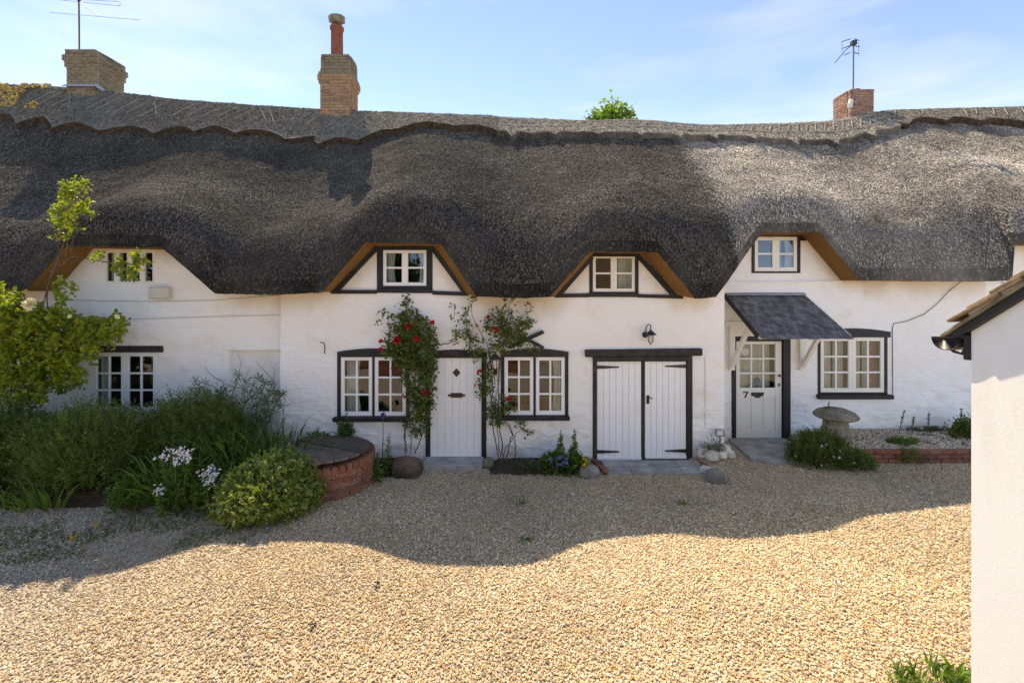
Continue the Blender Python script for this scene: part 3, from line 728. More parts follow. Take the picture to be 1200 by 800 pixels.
MB().tube([P(75, 373, DA-.02), P(150, 374, DA-.022), P(240, 371, DA-.02), P(328, 369, DA-.02)], .006, 5).build('cable', MT['plastic'], cA)
chA, zt = chimney(cA, XX(78, 11.35), XX(112, 11.35), 11.35, ZZ(97, 11.35)-.375, .85, [0]*5+[0, 0, 0, 0, 0, .03, .03, .06, .06, .02, .02], 'brick_yellow', None, 3)
zc = ZZ(97, 11.35)-.10
b = MB(); b.beam((XX(76, 11.35), 11.32, zc+.02), (XX(114, 11.35), 11.32, zc+.02), .12, .02, (0, -.7, .7)); b.build('flashing', MT['lead'], chA)
MB().beam((XX(112, 11.35)+.02, 11.33, zc+.03), (XX(112, 11.35)+.02, 12.1, zc-.1), .12, .02, (1, 0, .3)).build('flashing', MT['lead'], chA)

# ================================================================== middle cottage
cB = thing('thatched_cottage', 'long white middle cottage with two black framed dormers, orange chimney and double plank doors', 'cottage', (XX(580, DB), DB, 0))
window(cB, DB, (399.5, 476), (418, 487), [2, 2], 3, ('black', 4), ('arch', 396, 481, 408.5, 418), (392, 481, 487.5, 492.5), curtains=[(403, 420, 'curtain', .3)])
window(cB, DB, (591, 662), (418, 486), [2, 2], 3, ('black', 4), ('arch', 587, 666, 408.5, 418), (586, 667, 486.5, 491), curtains=[(648, 662, 'curtain', -.3)])
window(cB, DB, (449, 500), (293, 335), [1, 1], 2, ('black', 7), None, None, curtains=[(451, 462, 'curtain', .4), (488, 499, 'curtain', -.4)], frame_px=3.6, midrail=1)
window(cB, DB, (694.5, 744), (299, 342), [1, 1], 2, ('black', 4), None, None, curtains=[(722, 744, 'curtain', 0)], frame_px=3.6, midrail=1, paint='cream')
def timber(p0, p1, wpx, parent, d=DB, mat='black', y=.02, th=.07, bev=.008):
    MB().beam(P(*p0, d-y), P(*p1, d-y), wpx*d/FOC, th, (0, 1, 0), bev).build('timber', MT[mat], parent)
for q in [((394, 341.5), (440.5, 292.5), 4.5), ((507.5, 292), (545, 343), 5), ((439, 291), (509, 291), 4), ((388, 342), (442, 342), 4.5), ((507, 343), (549, 344.5), 4.5), ((442, 340.5), (507, 341), 5)]:
    timber(q[0], q[1], q[2], cB, DB, 'black', .012+.004*rnd.random())
for q in [((654, 347), (694, 301), 5), ((748, 300), (789, 346), 5.5), ((690, 299), (750, 299), 3.5), ((650, 346.5), (692, 346), 4.5), ((746, 346.5), (800, 348), 4), ((690, 345.3), (748, 345.5), 5)]:
    timber(q[0], q[1], q[2], cB, DB, 'black', .012+.004*rnd.random())
# white plank door with its frame
def dpart(nm, x0, x1, y0, y1, ya, yb, mat, parent, d=DB, bev=.005):
    return MB().box(XX(x0, d), XX(x1, d), d+ya, d+yb, ZZ(y1, d), ZZ(y0, d), bev).build(nm, MT[mat], parent)
OPEN.append((XX(501, DB), XX(568, DB), -.2, ZZ(414, DB)))
dr = thing_part('door', cB, (XX(534, DB), DB, .1))
dpart('frame_post', 499, 504, 417, 541, -.02, .12, 'black', dr); dpart('frame_post', 564.5, 570, 417, 541, -.02, .12, 'black', dr)
MB().prism(arch_poly(XX(498, DB), XX(571, DB), ZZ(419, DB), .02, .125), DB-.036, DB+.06).build('lintel', MT['timber'], dr)
nb = 7
for k in range(nb):
    a = 504.2+(564.3-504.2)*k/nb; c = 504.2+(564.3-504.2)*(k+1)/nb; dpart('board', a+.10, c-.10, 419, 538, .012+.001*(k % 2), .05, 'white', dr, bev=.002)
dpart('weather_bar', 504.3, 564.2, 533.5, 538, -.006, .012, 'white', dr); dpart('threshold', 504, 565, 538.2, 541, -.02, .1, 'timber', dr)
cx, cz = XX(535, DB), ZZ(436.5, DB); h = 4.6*DB/FOC
MB().prism([(cx-h, cz), (cx, cz+h*1.1), (cx+h, cz), (cx, cz-h*1.1)], DB-.002, DB+.014).build('peephole_plate', MT['iron'], dr)
cz = ZZ(463, DB); u = DB/FOC
MB().prism([(cx+x*u, cz+z*u) for x, z in ((-10.5, 0), (-8.8, 1.6), (-7, 1), (-6.6, 2.7), (6.6, 2.7), (7, 1), (8.8, 1.6), (10.5, 0), (8.8, -1.6), (7, -1), (6.6, -2.7), (-6.6, -2.7), (-7, -1), (-8.8, -1.6))], DB-.004, DB+.014).build('letter_plate', MT['rusty'], dr)
dpart('letter_flap', 529.5, 540.5, 461.3, 464.8, -.009, -.003, 'iron', dr); dpart('keyhole_plate', 561.5, 563, 466, 470, .004, .013, 'metal', dr)
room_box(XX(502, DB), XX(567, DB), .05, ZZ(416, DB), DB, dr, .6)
# double plank doors
OPEN.append((XX(696, DB), XX(808, DB), -.2, ZZ(414, DB)))
gd_ = thing_part('double_door', cB, (XX(752, DB), DB, 0))
MB().beam(P(685.5, 413.8, DB-.03), P(822, 412.2, DB-.03), 8.4*u, .10, (0, 1, 0), .012).build('lintel', MT['timber'], gd_)
MB().beam(P(695, 420.5, DB-.01), P(810, 419.5, DB-.01), 5.5*u, .10, (0, 1, 0), .01).build('lintel', MT['timber'], gd_)
dpart('frame_post', 694.5, 699.3, 418, 538, -.02, .12, 'timber', gd_); dpart('frame_post', 804.5, 811, 418, 536, -.022, .12, 'black', gd_)
for (a0, a1, nb, zb) in ((699.6, 751.6, 7, 538.5), (755.8, 804.2, 7, 537)):
    leaf = thing_part('door_leaf', gd_, (XX((a0+a1)/2, DB), DB, 0))
    for k in range(nb):
        a = a0+(a1-a0)*k/nb; c = a0+(a1-a0)*(k+1)/nb; dpart('board', a+.13, c-.13, 423.5, zb-2.6, .010+.0015*rnd.random(), .05, 'white', leaf, bev=.003)
    dpart('weather_bar', a0, a1, zb-3.6, zb, -.012, .009, 'white', leaf)
    left = a0 < 720
    for py in (430, 529):
        x = (a0-1.5, a0+26) if left else (a1+1.5, a1-25); z = ZZ(py-(0 if left else 1.), DB)
        MB().prism([(XX(x[0], DB), z-.034), (XX(x[1], DB), z-.010), (XX(x[1], DB), z+.010), (XX(x[0], DB), z+.034)][::1], DB-.004, DB+.009).build('strap_hinge', MT['iron'], leaf)
dpart('door_stop', 751.8, 755.6, 423, 538, .0, .05, 'timber', gd_)
dpart('handle_plate', 757.5, 761, 463, 473, .0, .010, 'iron', gd_); MB().tube([P(759.2, 466, DB), P(759.2, 466, DB-.05), P(762, 466.2, DB-.06), P(765, 466.8, DB-.06)], [.010, .010, .009, .007], 7).build('lever_handle', MT['iron'], gd_)
dpart('threshold', 699, 805, 538.7, 541.5, -.07, .1, 'stone', gd_)
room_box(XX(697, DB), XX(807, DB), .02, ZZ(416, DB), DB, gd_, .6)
wall_part(cB, XAB, XX(848.5, DB), DB, 3.9, .75, 2)
MB().box(XX(848.5, DB)-.03, XX(848.5, DB), DB+.03, DC-.02, -.1, 2.95, .004).build('wall_return', MT['wall'], cB)
roof_part(cB, XAB-.55, XBC+.55, MT['thatch_dark']); soffit_part(cB, 5, 15)
ridge_cap(cB, XAB-.55, -.35, 'scallop', .8); ridge_cap(cB, -.35, XBC+.55, 'cusp')
chB, zt = chimney(cB, XX(375, 11.35), XX(410, 11.35), 11.35, ZZ(123, 11.35)-.3, .62, [0]*11+[.03, .05, .05, .03]+[0, -.01, -.01, -.01, -.01, -.02], 'brick_orange', 'brick_yellow', 5)
pc = ((XX(394, 11.6)), 11.66, zt); 
MB().lathe([(.18, -.02), (.165, .06), (.15, .10), (.145, .74), (.172, .76), (.172, .82), (.15, .85), (.11, .85)], pc, 24).build('chimney_pot', MT['terracotta'], chB, True)
a = R(16); ax = np.array([[1, 0, 0], [0, math.cos(a), math.sin(a)], [0, -math.sin(a), math.cos(a)]])
MB().lathe([(.14, .0), (.195, .02), (.205, .15), (.16, .19), (.02, .21)], (pc[0]+.005, pc[1], zt+.93), 22, ax).build('cowl', MT['lichen'], chB, True)
for q in (0, 2.1, 4.2): MB().tube([(pc[0]+.11*math.cos(q), pc[1]+.11*math.sin(q), zt+.82), (pc[0]+.12*math.cos(q), pc[1]+.12*math.sin(q), zt+.98)], .01, 4).build('cowl_leg', MT['lichen'], chB)
MB().lathe([(.26, -.03), (.24, .02), (.18, .05)], (pc[0], pc[1], zt), 16).build('flaunching', MT['mortar'], chB, True)
# black timber cross, iron hook, cables
timber((596, 407), (637, 388.5), 4.2, cB, DB, 'timber', .06, .05); timber((608, 392), (637, 407.5), 3.6, cB, DB, 'timber', .04, .04)
MB().tube([P(376, 401, DB), P(376.5, 401, DB-.08), P(380, 402, DB-.09), P(381, 408, DB-.08), P(380.5, 414, DB-.05)], .010, 6).build('iron_hook', MT['rusty'], cB)
MB().tube([P(826, 418, DB-.012), P(826.5, 450, DB-.014), P(826, 500, DB-.012)], .006, 5).build('cable', MT['plastic'], cB)

# ================================================================== right cottage
cC = thing('thatched_cottage', 'white right-hand cottage numbered seven with grey thatch and slate door canopy', 'cottage', (XX(1000, DC), DC, 0))
u = DC/FOC
window(cC, DC, (884, 934), (277.5, 318), [1, 1], 2, ('black', 3.4), None, None, paint='cream', curtains=[(912, 921, 'curtain', .3), (924, 934, 'curtain', -.2), (886, 890, 'curtain', 0)], frame_px=4.2, midrail=1)
window(cC, DC, (961, 1036), (395, 459.5), [2, 2], 3, ('black', 3.2), ('arch', 957, 1042, 385, 395), (956, 1043, 461.5, 466.5), paint='cream', curtains=[(963, 979, 'curtain', 0), (982, 994, 'curtain', 0), (1000, 1014, 'curtain', 0), (1016, 1023, 'curtain', 0), (1024, 1035, 'curtain_red', 0)], frame_px=4.4, midrail=1)
OPEN.append((XX(859, DC), XX(924, DC), -.2, ZZ(398, DC)))
d7 = thing_part('door', cC, (XX(890, DC), DC, .3)); zb7 = 514
dpart('frame_post', 857, 862.5, 394, 520, -.01, .14, 'black', d7, DC); dpart('frame_post', 917.5, 926, 394, 518, -.015, .14, 'black', d7, DC); dpart('frame_head', 862.5, 917.5, 394, 399.5, -.012, .14, 'black', d7, DC)
dpart('threshold', 862, 918, 514, 519, -.03, .14, 'timber', d7, DC)
dpart('stile', 863, 867.5, 400, 513.5, .03, .075, 'cream', d7, DC); dpart('stile', 909.5, 917, 400, 513.5, .03, .075, 'cream', d7, DC)
dpart('rail', 867.5, 909.5, 400, 403.5, .031, .075, 'cream', d7, DC); dpart('rail', 867.5, 909.5, 454.5, 467, .031, .075, 'cream', d7, DC); dpart('rail', 867.5, 909.5, 504, 513.5, .031, .075, 'cream', d7, DC)
for k in (1, 2):
    xk = 867.5+14*k; dpart('glazing_bar', xk-1, xk+1, 403.5, 454.5, .034, .07, 'cream', d7, DC, .003); yk = 403.5+17*k; dpart('glazing_bar', 867.5, 909.5, yk-1, yk+1, .036, .069, 'cream', d7, DC, .003)
for i in range(3):
    for j in range(3): glass_pane(XX(867.6+14*i, DC), XX(881.4+14*i, DC), ZZ(420.4+17*j, DC), ZZ(403.6+17*j, DC), DC+.05, d7)
for k in range(3): dpart('board', 867.6+14*k+.12, 881.4+14*k-.02, 467, 504, .044, .07, 'cream', d7, DC, .003)
MB().lathe([(.0, .0), (.060, .0), (.075, .004), (.082, .0), (.082, -.004), (0, -.004)], (XX(874.5, DC), DC+.046, ZZ(412.5, DC)), 20, [[1, 0, 0], [0, 0, 1], [0, -1, 0]]).build('stained_roundel', MT['plastic'], d7)
MB().lathe([(.0, .0), (.050, .0), (.062, .004), (.07, .0), (.07, -.004), (0, -.004)], (XX(888.5, DC), DC+.046, ZZ(447, DC)), 20, [[1, 0, 0], [0, 0, 1], [0, -1, 0]]).build('stained_roundel', MT['metal'], d7)
sx, sz = XX(871.8, DC), ZZ(466, DC)
MB().prism([(sx+x*u, sz+z*u) for x, z in ((-.2, 7.2), (5.6, 7.2), (5.6, 6.2), (2.6, 0), (.9, 0), (3.9, 5.9), (1.2, 5.9), (.5, 5.0), (-.2, 5.0))], DC+.022, DC+.034).build('door_number', MT['iron'], d7)
MB().prism([(XX(881, DC)+x*u, ZZ(463, DC)+z*u) for x, z in ((0, 3.2), (14.5, 3.2), (14.5, -.8), (11.5, -1.4), (9.5, -3.2), (5, -3.2), (3, -1.4), (0, -.8))], DC+.020, DC+.034).build('letter_plate', MT['iron'], d7)
MB().lathe([(.0, .05), (.022, .045), (.026, .03), (.014, .015), (.012, 0)], (XX(913.5, DC), DC+.03, ZZ(440, DC)), 12, [[1, 0, 0], [0, 0, 1], [0, -1, 0]]).build('door_knob', MT['rusty'], d7, True)
dpart('keyhole_plate', 912.5, 914.3, 449, 453, .02, .03, 'rusty', d7, DC)
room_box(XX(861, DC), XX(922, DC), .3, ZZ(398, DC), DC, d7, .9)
for (a, c, mt) in ((868, 909, 'curtain'),): curtain(XX(a, DC), XX(c, DC), ZZ(456, DC), ZZ(403, DC), DC+.22, d7, mt, 7)
wall_part(cC, XX(848.5, DB)-.12, XC1-.3, DC, 4.0, .9, 4)
roof_part(cC, XBC+.55, XC1, MT['thatch_old']); soffit_part(cC, 15, len(EK)-1)
XJ = XX(1035, 12.0); ridge_cap(cC, XBC+.55, XJ, 'cusp'); ridge_cap(cC, XJ, XC1, 'scallop', .85)
MB().beam(P(852, 330.5, DC-.02), P(986, 329.5, DC-.02), 1.6*u, .05).build('drip_ledge', MT['white'], cC)
MB().tube([P(1046, 462, DC-.02), P(1045.5, 385, DC-.02), P(1047, 379, DC-.03), P(1062, 376.5, DC-.03), P(1083, 368, DC-.03), P(1098, 356, DC-.03), P(1112, 341, DC-.03), P(1126, 330, DC-.04)], .006, 5).build('cable', MT['iron'], cC)
MB().tube([P(1173, 330, DC-.05), P(1181, 335, DC-.05), P(1183, 345, DC-.04), P(1183, 365, DC-.03)], .008, 5).build('cable', MT['iron'], cC)
chC, zt = chimney(cC, XX(996, 12.25), XX(1024, 12.25), 12.25, ZZ(134, 12.25)-.15, .66, [0, 0, 0, 0, 0, 0, 0, 0, 0, .0, .005], 'brick_pink', None, 9)
a = R(10); ax = np.array([[math.cos(a), 0, math.sin(a)], [0, 1, 0], [-math.sin(a), 0, math.cos(a)]])
MB().lathe([(.10, -.02), (.12, .0), (.13, .05), (.2, .06), (.2, .085), (.05, .11)], (XX(1001, 12.5), 12.6, zt), 18, ax).build('chimney_pot', MT['terracotta'], chC, True)
# slate canopy over door seven
cv = thing_part('canopy', cC, (XX(905, DC), DC, 2.2))
CX0, CX1 = XX(849.5, DC), XX(942, DC); CYw, CYf = DC-.01, 7.86; CZw, CZf = ZZ(346, DC), ZZ(393.5, 7.86)
sl = np.array([0, CYf-CYw, CZf-CZw]); SL = np.linalg.norm(sl); dn = sl/SL; nrm = np.cross([1, 0, 0], dn); nrm = nrm if nrm[2] > 0 else -nrm
b = MB(); c0 = np.array([(CX0+CX1)/2, CYw, CZw])+dn*SL/2-nrm*.035; b.obox(c0, [[1, 0, 0], dn, nrm], ((CX1-CX0)/2-.02, SL/2-.03, .02), .004); b.build('deck_board', MT['cream'], cv)
rows = 12; cols = 17; ww = (CX1-CX0)/cols
sm_ = MB().obox((0, 0, 0), np.eye(3), (ww/2-.0055, SL/rows*.98, .0075), .002).mesh('slate', (0, 0, 0)); sm_.materials.append(MT['slate'])
for r in range(rows):
    for k in range(cols+(r % 2)):
        xk = CX0+ww*(k+.5-(.5 if r % 2 else 0)); hw = ww/2
        scx = 1.
        if xk-hw < CX0-.001: xk = CX0+hw/2; scx = .5
        if xk+hw > CX1+.001: xk = CX1-hw/2; scx = .5
        p = np.array([xk, CYw, CZw])+dn*(SL*(r+.5)/rows+SL/rows*.45+rnd.uniform(-.008, .008))+nrm*(.006+.003*rnd.random())
        o = add('slate', sm_, p, cv); o.scale = (scx, 1, 1)
        M3 = Matrix((Vector((-1, 0, 0)), Vector(dn), Vector(nrm))).transposed(); o.rotation_euler = (M3 @ Matrix.Rotation(R(4.2+rnd.uniform(-1., 1.)), 3, 'X') @ Matrix.Rotation(R(rnd.uniform(-.8, .8)), 3, 'Z')).to_euler()
MB().beam((CX0, CYw-.03, CZw+.03), (CX1, CYw-.03, CZw+.03), .10, .016, nrm).build('flashing', MT['lead'], cv)
MB().obox(np.array([CX0-.012, CYw, CZw])+dn*SL/2-nrm*.01, [[1, 0, 0], dn, nrm], (.013, SL/2, .045), .004).build('edge_board', MT['timber'], cv)
MB().obox(np.array([CX1+.012, CYw, CZw])+dn*SL/2-nrm*.02, [[1, 0, 0], dn, nrm], (.012, SL/2, .03), .004).build('edge_board', MT['cream'], cv)
for px_b in (854.5, 938):
    xb = XX(px_b, DC)+(.03 if px_b < 900 else 0); br = thing_part('bracket', cv, (xb, DC, 1.5))
    MB().box(xb-.055, xb+.055, DC-.075, DC, ZZ(433, DC), ZZ(392, DC)+.28, .008).build('wall_post', MT['cream'], br)
    yb = 8.36; zb = CZw+(CZf-CZw)*(CYw-yb)/(CYw-CYf)-.10
    MB().beam((xb, DC-.05, ZZ(429, DC)), (xb, yb, zb), .075, .075, (1, 0, 0)).build('brace', MT['cream'], br)
    MB().beam((xb, DC-.08, CZw-.11), (xb, CYf+.12, CZf-.045), .07, .07, (1, 0, 0)).build('rafter', MT['cream'], br)
MB().box(CX0+.01, CX1-.01, DC-.06, DC-.01, CZw-.6, CZw-.52, .004).build('wall_plate', MT['white'], cv)

n = 900; x = rng.uniform(XX(-10, 11.3), XX(66, 11.3), n); y = RYF(x)-rng.uniform(.05, .62, n)**1; kp = fbm(x*2.2, y*3, 3, 2) > -.12; x, y = x[kp], y[kp]; n = len(x); s = rng.uniform(.012, .038, n)
scatter('moss_patch', np.stack([x, y-.03, roof_z(x, y, False)+.165], 1), rng.normal(0, .6, (n, 3)), np.stack([s*1.3, s, s*.6], 1), np.array([(.42, .30, .08), (.36, .22, .07), (.50, .40, .08), (.28, .20, .09)])[rng.choice(4, n)], MT['straw'], 'pebble', cA)
# netting wires laid over the thatch
def wire(parent, pts):
    Q = []
    for (xa, ya), (xb, yb) in zip(pts[:-1], pts[1:]):
        for t in np.linspace(0, 1, 14): x = xa+(xb-xa)*t; y = ya+(yb-ya)*t; Q.append((x, y, float(roof_z(x, y))+.022))
    MB().tube(Q, .0017, 4).build('netting_wire', MT['wire'], parent)
wire(cB, [(-4.05, 10.2), (-4.0, 9.2), (-3.75, 8.3), (-3.55, 7.62)]); wire(cB, [(-.62, 10.2), (-.55, 9.2), (-.5, 8.0), (-.48, 7.6)]); wire(cB, [(1.9, 10.2), (2.4, 9.2), (2.9, 8.3)])
wire(cC, [(7.9, 11.2), (8.1, 10.2), (8.35, 9.1)]); wire(cC, [(5.8, 11.2), (6.1, 10.6)]); wire(cC, [(9.9, 10.0), (10.0, 9.0)]); wire(cA, [(-8.2, 10.2), (-8.05, 9.9)])
dk = np.array([(.15, .135, .115), (.095, .086, .075), (.23, .205, .17), (.06, .055, .05), (.30, .27, .22)])
straw_on_roof(cA, -13.7, XAB-.55, 115000, dk*.72); straw_on_roof(cB, XAB-.55, XBC+.55, 145000, dk*.78); straw_on_roof(cC, XBC+.55, XC1-.2, 165000, dk*2.35)
# ================================================================== outbuilding at the right edge
WX, WY = 2.0, 1.982
ob = thing('outbuilding', 'white roughcast outbuilding with clay tiled verge and black gutter, cut by the right edge', 'outbuilding', (WX, WY, 0)); ob.rotation_euler = (0, 0, R(8))
EZ = 2.800; PT = math.tan(R(38)); RYb = -1.2
def vz(y): return EZ+.02+(WY-y)*PT if y > RYb else EZ+.02+(WY-RYb)*PT-(RYb-y)*PT
poly = [(WY, 0), (WY, vz(WY)), (RYb, vz(RYb)), (-4.0, vz(-4.0)), (-4.0, 0)]
V = [(WX, y, z) for y, z in poly]+[(WX+4, y, z) for y, z in poly]; n = 5
part('wall', V, [np.array([[0, 1, 6, 5], [1, 2, 7, 6], [2, 3, 8, 7], [3, 4, 9, 8], [4, 0, 5, 9]]), np.array([[0, 4, 3, 2, 1], [5, 6, 7, 8, 9]])], MT['render'], ob)
# sloping boards and tiles; s runs up the slope from the eaves
up = unit(np.array([0, -1., PT])); nr = np.array([0, up[2], -up[1]]); OH = .045
def sp(x, s, h): return np.array([x, WY+.03, EZ-.005])+up*s+nr*h
def sbox(nm, xa, xb, s0, s1, h0, h1, mat, bev=.003):
    c = (sp(xa, s0, h0)+sp(xb, s1, h1))/2; return MB().obox(c, [[1, 0, 0], up, nr], ((xb-xa)/2, (s1-s0)/2, (h1-h0)/2), bev).build(nm, MT[mat], ob)
LS = (WY-RYb)/math.cos(R(38))
sbox('bargeboard', WX-.030, WX-.004, -.02, LS, .0, .028, 'black'); sbox('undercloak', WX-OH, WX+3.9, -.05, LS, .030, .042, 'lichen')
gx = .10
tile_me = {}
for k in range(int(LS/gx)):
    for j in range(3):
        wt = .165; x0_ = WX-OH-.012+j*(wt+.002)-(.08 if (k % 2 and j) else 0)
        w2 = wt if not (k % 2 and j == 0) else wt-.08
        key = round(w2, 3)
        if key not in tile_me:
            tile_me[key] = MB().obox((0, 0, 0), np.eye(3), (w2/2, .115, .0065), .003).mesh('tile', (0, 0, 0)); tile_me[key].materials.append(MT['tile'])
        o = add('tile', tile_me[key], sp(x0_+w2/2+rnd.uniform(-.006, .006), k*gx+.135+rnd.uniform(-.006, .006), .060), ob)
        o.rotation_euler = (Matrix((Vector((-1, 0, 0)), Vector(up), Vector(nr))).transposed() @ Matrix.Rotation(R(-5.0+rnd.uniform(-1.2, 1.2)), 3, 'X') @ Matrix.Rotation(R(rnd.uniform(-2, 2)), 3, 'Z') @ Matrix.Rotation(R(rnd.uniform(-2.5, 2.5)), 3, 'Y')).to_euler()
sbox('tiled_slope', WX+.45, WX+3.9, -.05, LS, .045, .075, 'tile')
b = MB(); ub = np.array([0, -1., -PT]); ub = unit(ub); nb_ = np.array([0, -up[2], -up[1]*-1]);
V = [(WX-OH, RYb, vz(RYb)+.05), (WX+3.9, RYb, vz(RYb)+.05), (WX+3.9, -4.2, vz(-4.2)+.05), (WX-OH, -4.2, vz(-4.2)+.05)]; V += [(x, y, z+.05) for x, y, z in V]
b.raw(V, [(0, 1, 2, 3), (4, 7, 6, 5), (0, 4, 5, 1), (1, 5, 6, 2), (2, 6, 7, 3), (3, 7, 4, 0)]); b.build('rear_slope', MT['tile'], ob)
sbox('mortar_bed', WX-OH+.004, WX+.1, .10, LS, .040, .058, 'mortar')
MB().box(WX-.012, WX+3.9, WY, WY+.024, EZ-.105, EZ+.005, .003).build('fascia', MT['black'], ob)
# half round gutter along the eaves
g = MB(); gr = .056; gc = (WY+.022+.006+gr, EZ-.015); m = 12
V = []; xa, xb = WX-.032, WX+3.9
for x in (xa, xb):
    for r_ in (gr, gr-.005):
        for j in range(m+1): t = math.pi+math.pi*j/m; V.append((x, gc[0]+r_*math.cos(t), gc[1]+r_*math.sin(t)))
q = m+1; F = []
for j in range(m): F += [[j, j+1, 2*q+j+1, 2*q+j], [q+j, 3*q+j, 3*q+j+1, q+j+1], [j, q+j, q+j+1, j+1]]
F += [[0, 2*q, 3*q, q], [m, q+m, 3*q+m, 2*q+m]]; F += [list(range(q))]
g.raw(V, F); gut = g.build('gutter', MT['iron'], ob, True)
V = []
MB().tube([(WX+.02, WY+.025, EZ-.03), (WX+.02, WY+.05, EZ-.085), (WX+.02, gc[0], EZ-.078), (WX+.02, gc[0]+gr*.8, EZ-.05)], .007, 6).build('gutter_bracket', MT['iron'], ob)

# ================================================================== aerials on the chimneys
d = 11.6
ta = thing('television_aerial', 'tall thin television aerial rising from the left chimney', 'aerial', P(93, 57, d))
MB().tube([P(93.2, 60, d), P(93, 20, d), P(92.4, -14, d)], .018, 7).build('mast', MT['rusty'], ta)
MB().tube([P(92.5, 1, d), P(103, 10, d-.1), P(115, 19, d-.25)], .010, 6).build('boom', MT['metal'], ta)
for p0, p1 in (((58, 15), (165, 24)), ((66, 0), (141, 7.5)), ((85, -9), (150, -3))): MB().tube([P(*p0, d-.15), P(*p1, d-.15)], .0055, 5).build('element', MT['metal'], ta)
MB().tube([P(139, 7.5, d-.15), P(142.5, 5, d-.15), P(140, 2.5, d-.15), P(97, 0, d-.15)], .0055, 5).build('element', MT['metal'], ta)
MB().box(*(list(sum([(a-.03, a+.03) for a in P(93, 1, d)], ()))), .006).build('clamp', MT['iron'], ta)
d = 12.4
tb = thing('television_aerial', 'small stubby television aerial strapped to the right-hand chimney', 'aerial', P(999.5, 128, d))
MB().tube([P(999.5, 128, d-.18), P(999.8, 90, d-.18), P(1000, 50, d-.18)], .020, 7).build('mast', MT['metal'], tb)
MB().tube([P(978, 74, d-.3), P(990, 60, d-.22), P(1002, 49, d-.1)], .012, 6).build('boom', MT['iron'], tb)
for (xa, ya, xb, yb) in ((986, 49.5, 996.5, 46), (1001, 46, 1006.5, 48), (986.5, 57.5, 996, 54), (1001, 54, 1007, 55.5), (989, 65, 996, 62), (1001, 62, 1006.5, 63.5)): MB().tube([P(xa, ya, d-.2), P(xb, yb, d-.16)], .011, 5).build('element', MT['iron'], tb)
for x in (986.5, 1006): MB().tube([P(x, 50, d-.2), P(x, 63, d-.2)], .005, 4).build('element', MT['iron'], tb)
MB().box(*(list(sum([(a-.06, a+.06) for a in P(1000, 51, d-.18)], ()))), .01).build('clamp', MT['iron'], tb)
MB().tube([P(996, 127, d-.2), P(996, 122, d-.2), P(997, 117, d-.2)], [.05, .06, .05], 8).build('bracket', MT['plastic'], tb)

# ================================================================== lanterns
u = DB/FOC
la = thing('wall_lantern', 'black swan-neck wall lantern with clear glass above the double doors', 'lantern', P(761, 402, DB))
xw, zw = XX(755.5, DB), ZZ(392, DB); AY = [[1, 0, 0], [0, 0, 1], [0, -1, 0]]
MB().lathe([(.055, .0), (.052, .015), (.03, .03), (.012, .035)], (xw, DB, zw), 16, AY).build('wall_plate', MT['iron'], la, True)
yl = DB-.17; xl = XX(762.5, yl)
MB().tube([(xw, DB-.02, zw), (xw, DB-.05, zw+.06), (xw+.01, DB-.07, zw+.15), (xw+.03, DB-.10, zw+.19), (xw+.06, DB-.14, zw+.18), (xl, yl, zw+.13), (xl, yl, zw+.08)], .009, 7).build('swan_neck', MT['iron'], la, True)
MB().lathe([(.012, .10), (.018, .085), (.03, .08), (.095, .025), (.1, .018), (.095, .015), (.03, .04)], (xl, yl, zw), 18).build('shade', MT['iron'], la, True)
MB().lathe([(.043, .02), (.05, -.02), (.048, -.09), (.03, -.115), (.0, -.12)], (xl, yl, zw), 16).build('glass_jar', MT['lampglass'] if 'lampglass' in MT else MT['plastic'], la, True)
for k in range(4):
    a = k*math.pi/2+.4; MB().tube([(xl+.055*math.cos(a), yl+.055*math.sin(a), zw+.02), (xl+.058*math.cos(a), yl+.058*math.sin(a), zw-.08), (xl+.035*math.cos(a), yl+.035*math.sin(a), zw-.125), (xl, yl, zw-.14)], .005, 5).build('cage_bar', MT['iron'], la)
MB().lathe([(.0, -.165), (.012, -.15), (.01, -.135)], (xl, yl, zw), 8).build('finial', MT['iron'], la)
lb = thing('wall_lantern', 'black tapered carriage lantern beside the white front door, among rose stems', 'lantern', P(580, 435, DB))
yl = DB-.2; xl = XX(580, yl); z0 = ZZ(434, yl)
MB().lathe([(.02, .0), (.035, .02), (.05, .03), (.05, .04)], (xl, yl, z0), 6).build('base', MT['iron'], lb)
MB().lathe([(.05, .04), (.075, .19)], (xl, yl, z0), 6).build('glass_body', MT['plastic'], lb)
for k in range(6):
    a = k*math.pi/3; MB().tube([(xl+.052*math.cos(a), yl+.052*math.sin(a), z0+.035), (xl+.079*math.cos(a), yl+.079*math.sin(a), z0+.195)], .006, 4).build('cage_bar', MT['iron'], lb)
MB().lathe([(.095, .19), (.098, .20), (.07, .245), (.03, .28), (.012, .29), (.016, .31), (.0, .33)], (xl, yl, z0), 6).build('roof', MT['iron'], lb)
MB().tube([(xl, yl, z0), (xl, yl+.04, z0-.05), (xl, yl+.12, z0-.06), (xl, DB, z0-.03)], .009, 6).build('arm', MT['iron'], lb)
MB().box(xl-.035, xl+.035, DB-.02, DB+.005, z0-.11, z0+.05).build('wall_plate', MT['iron'], lb)

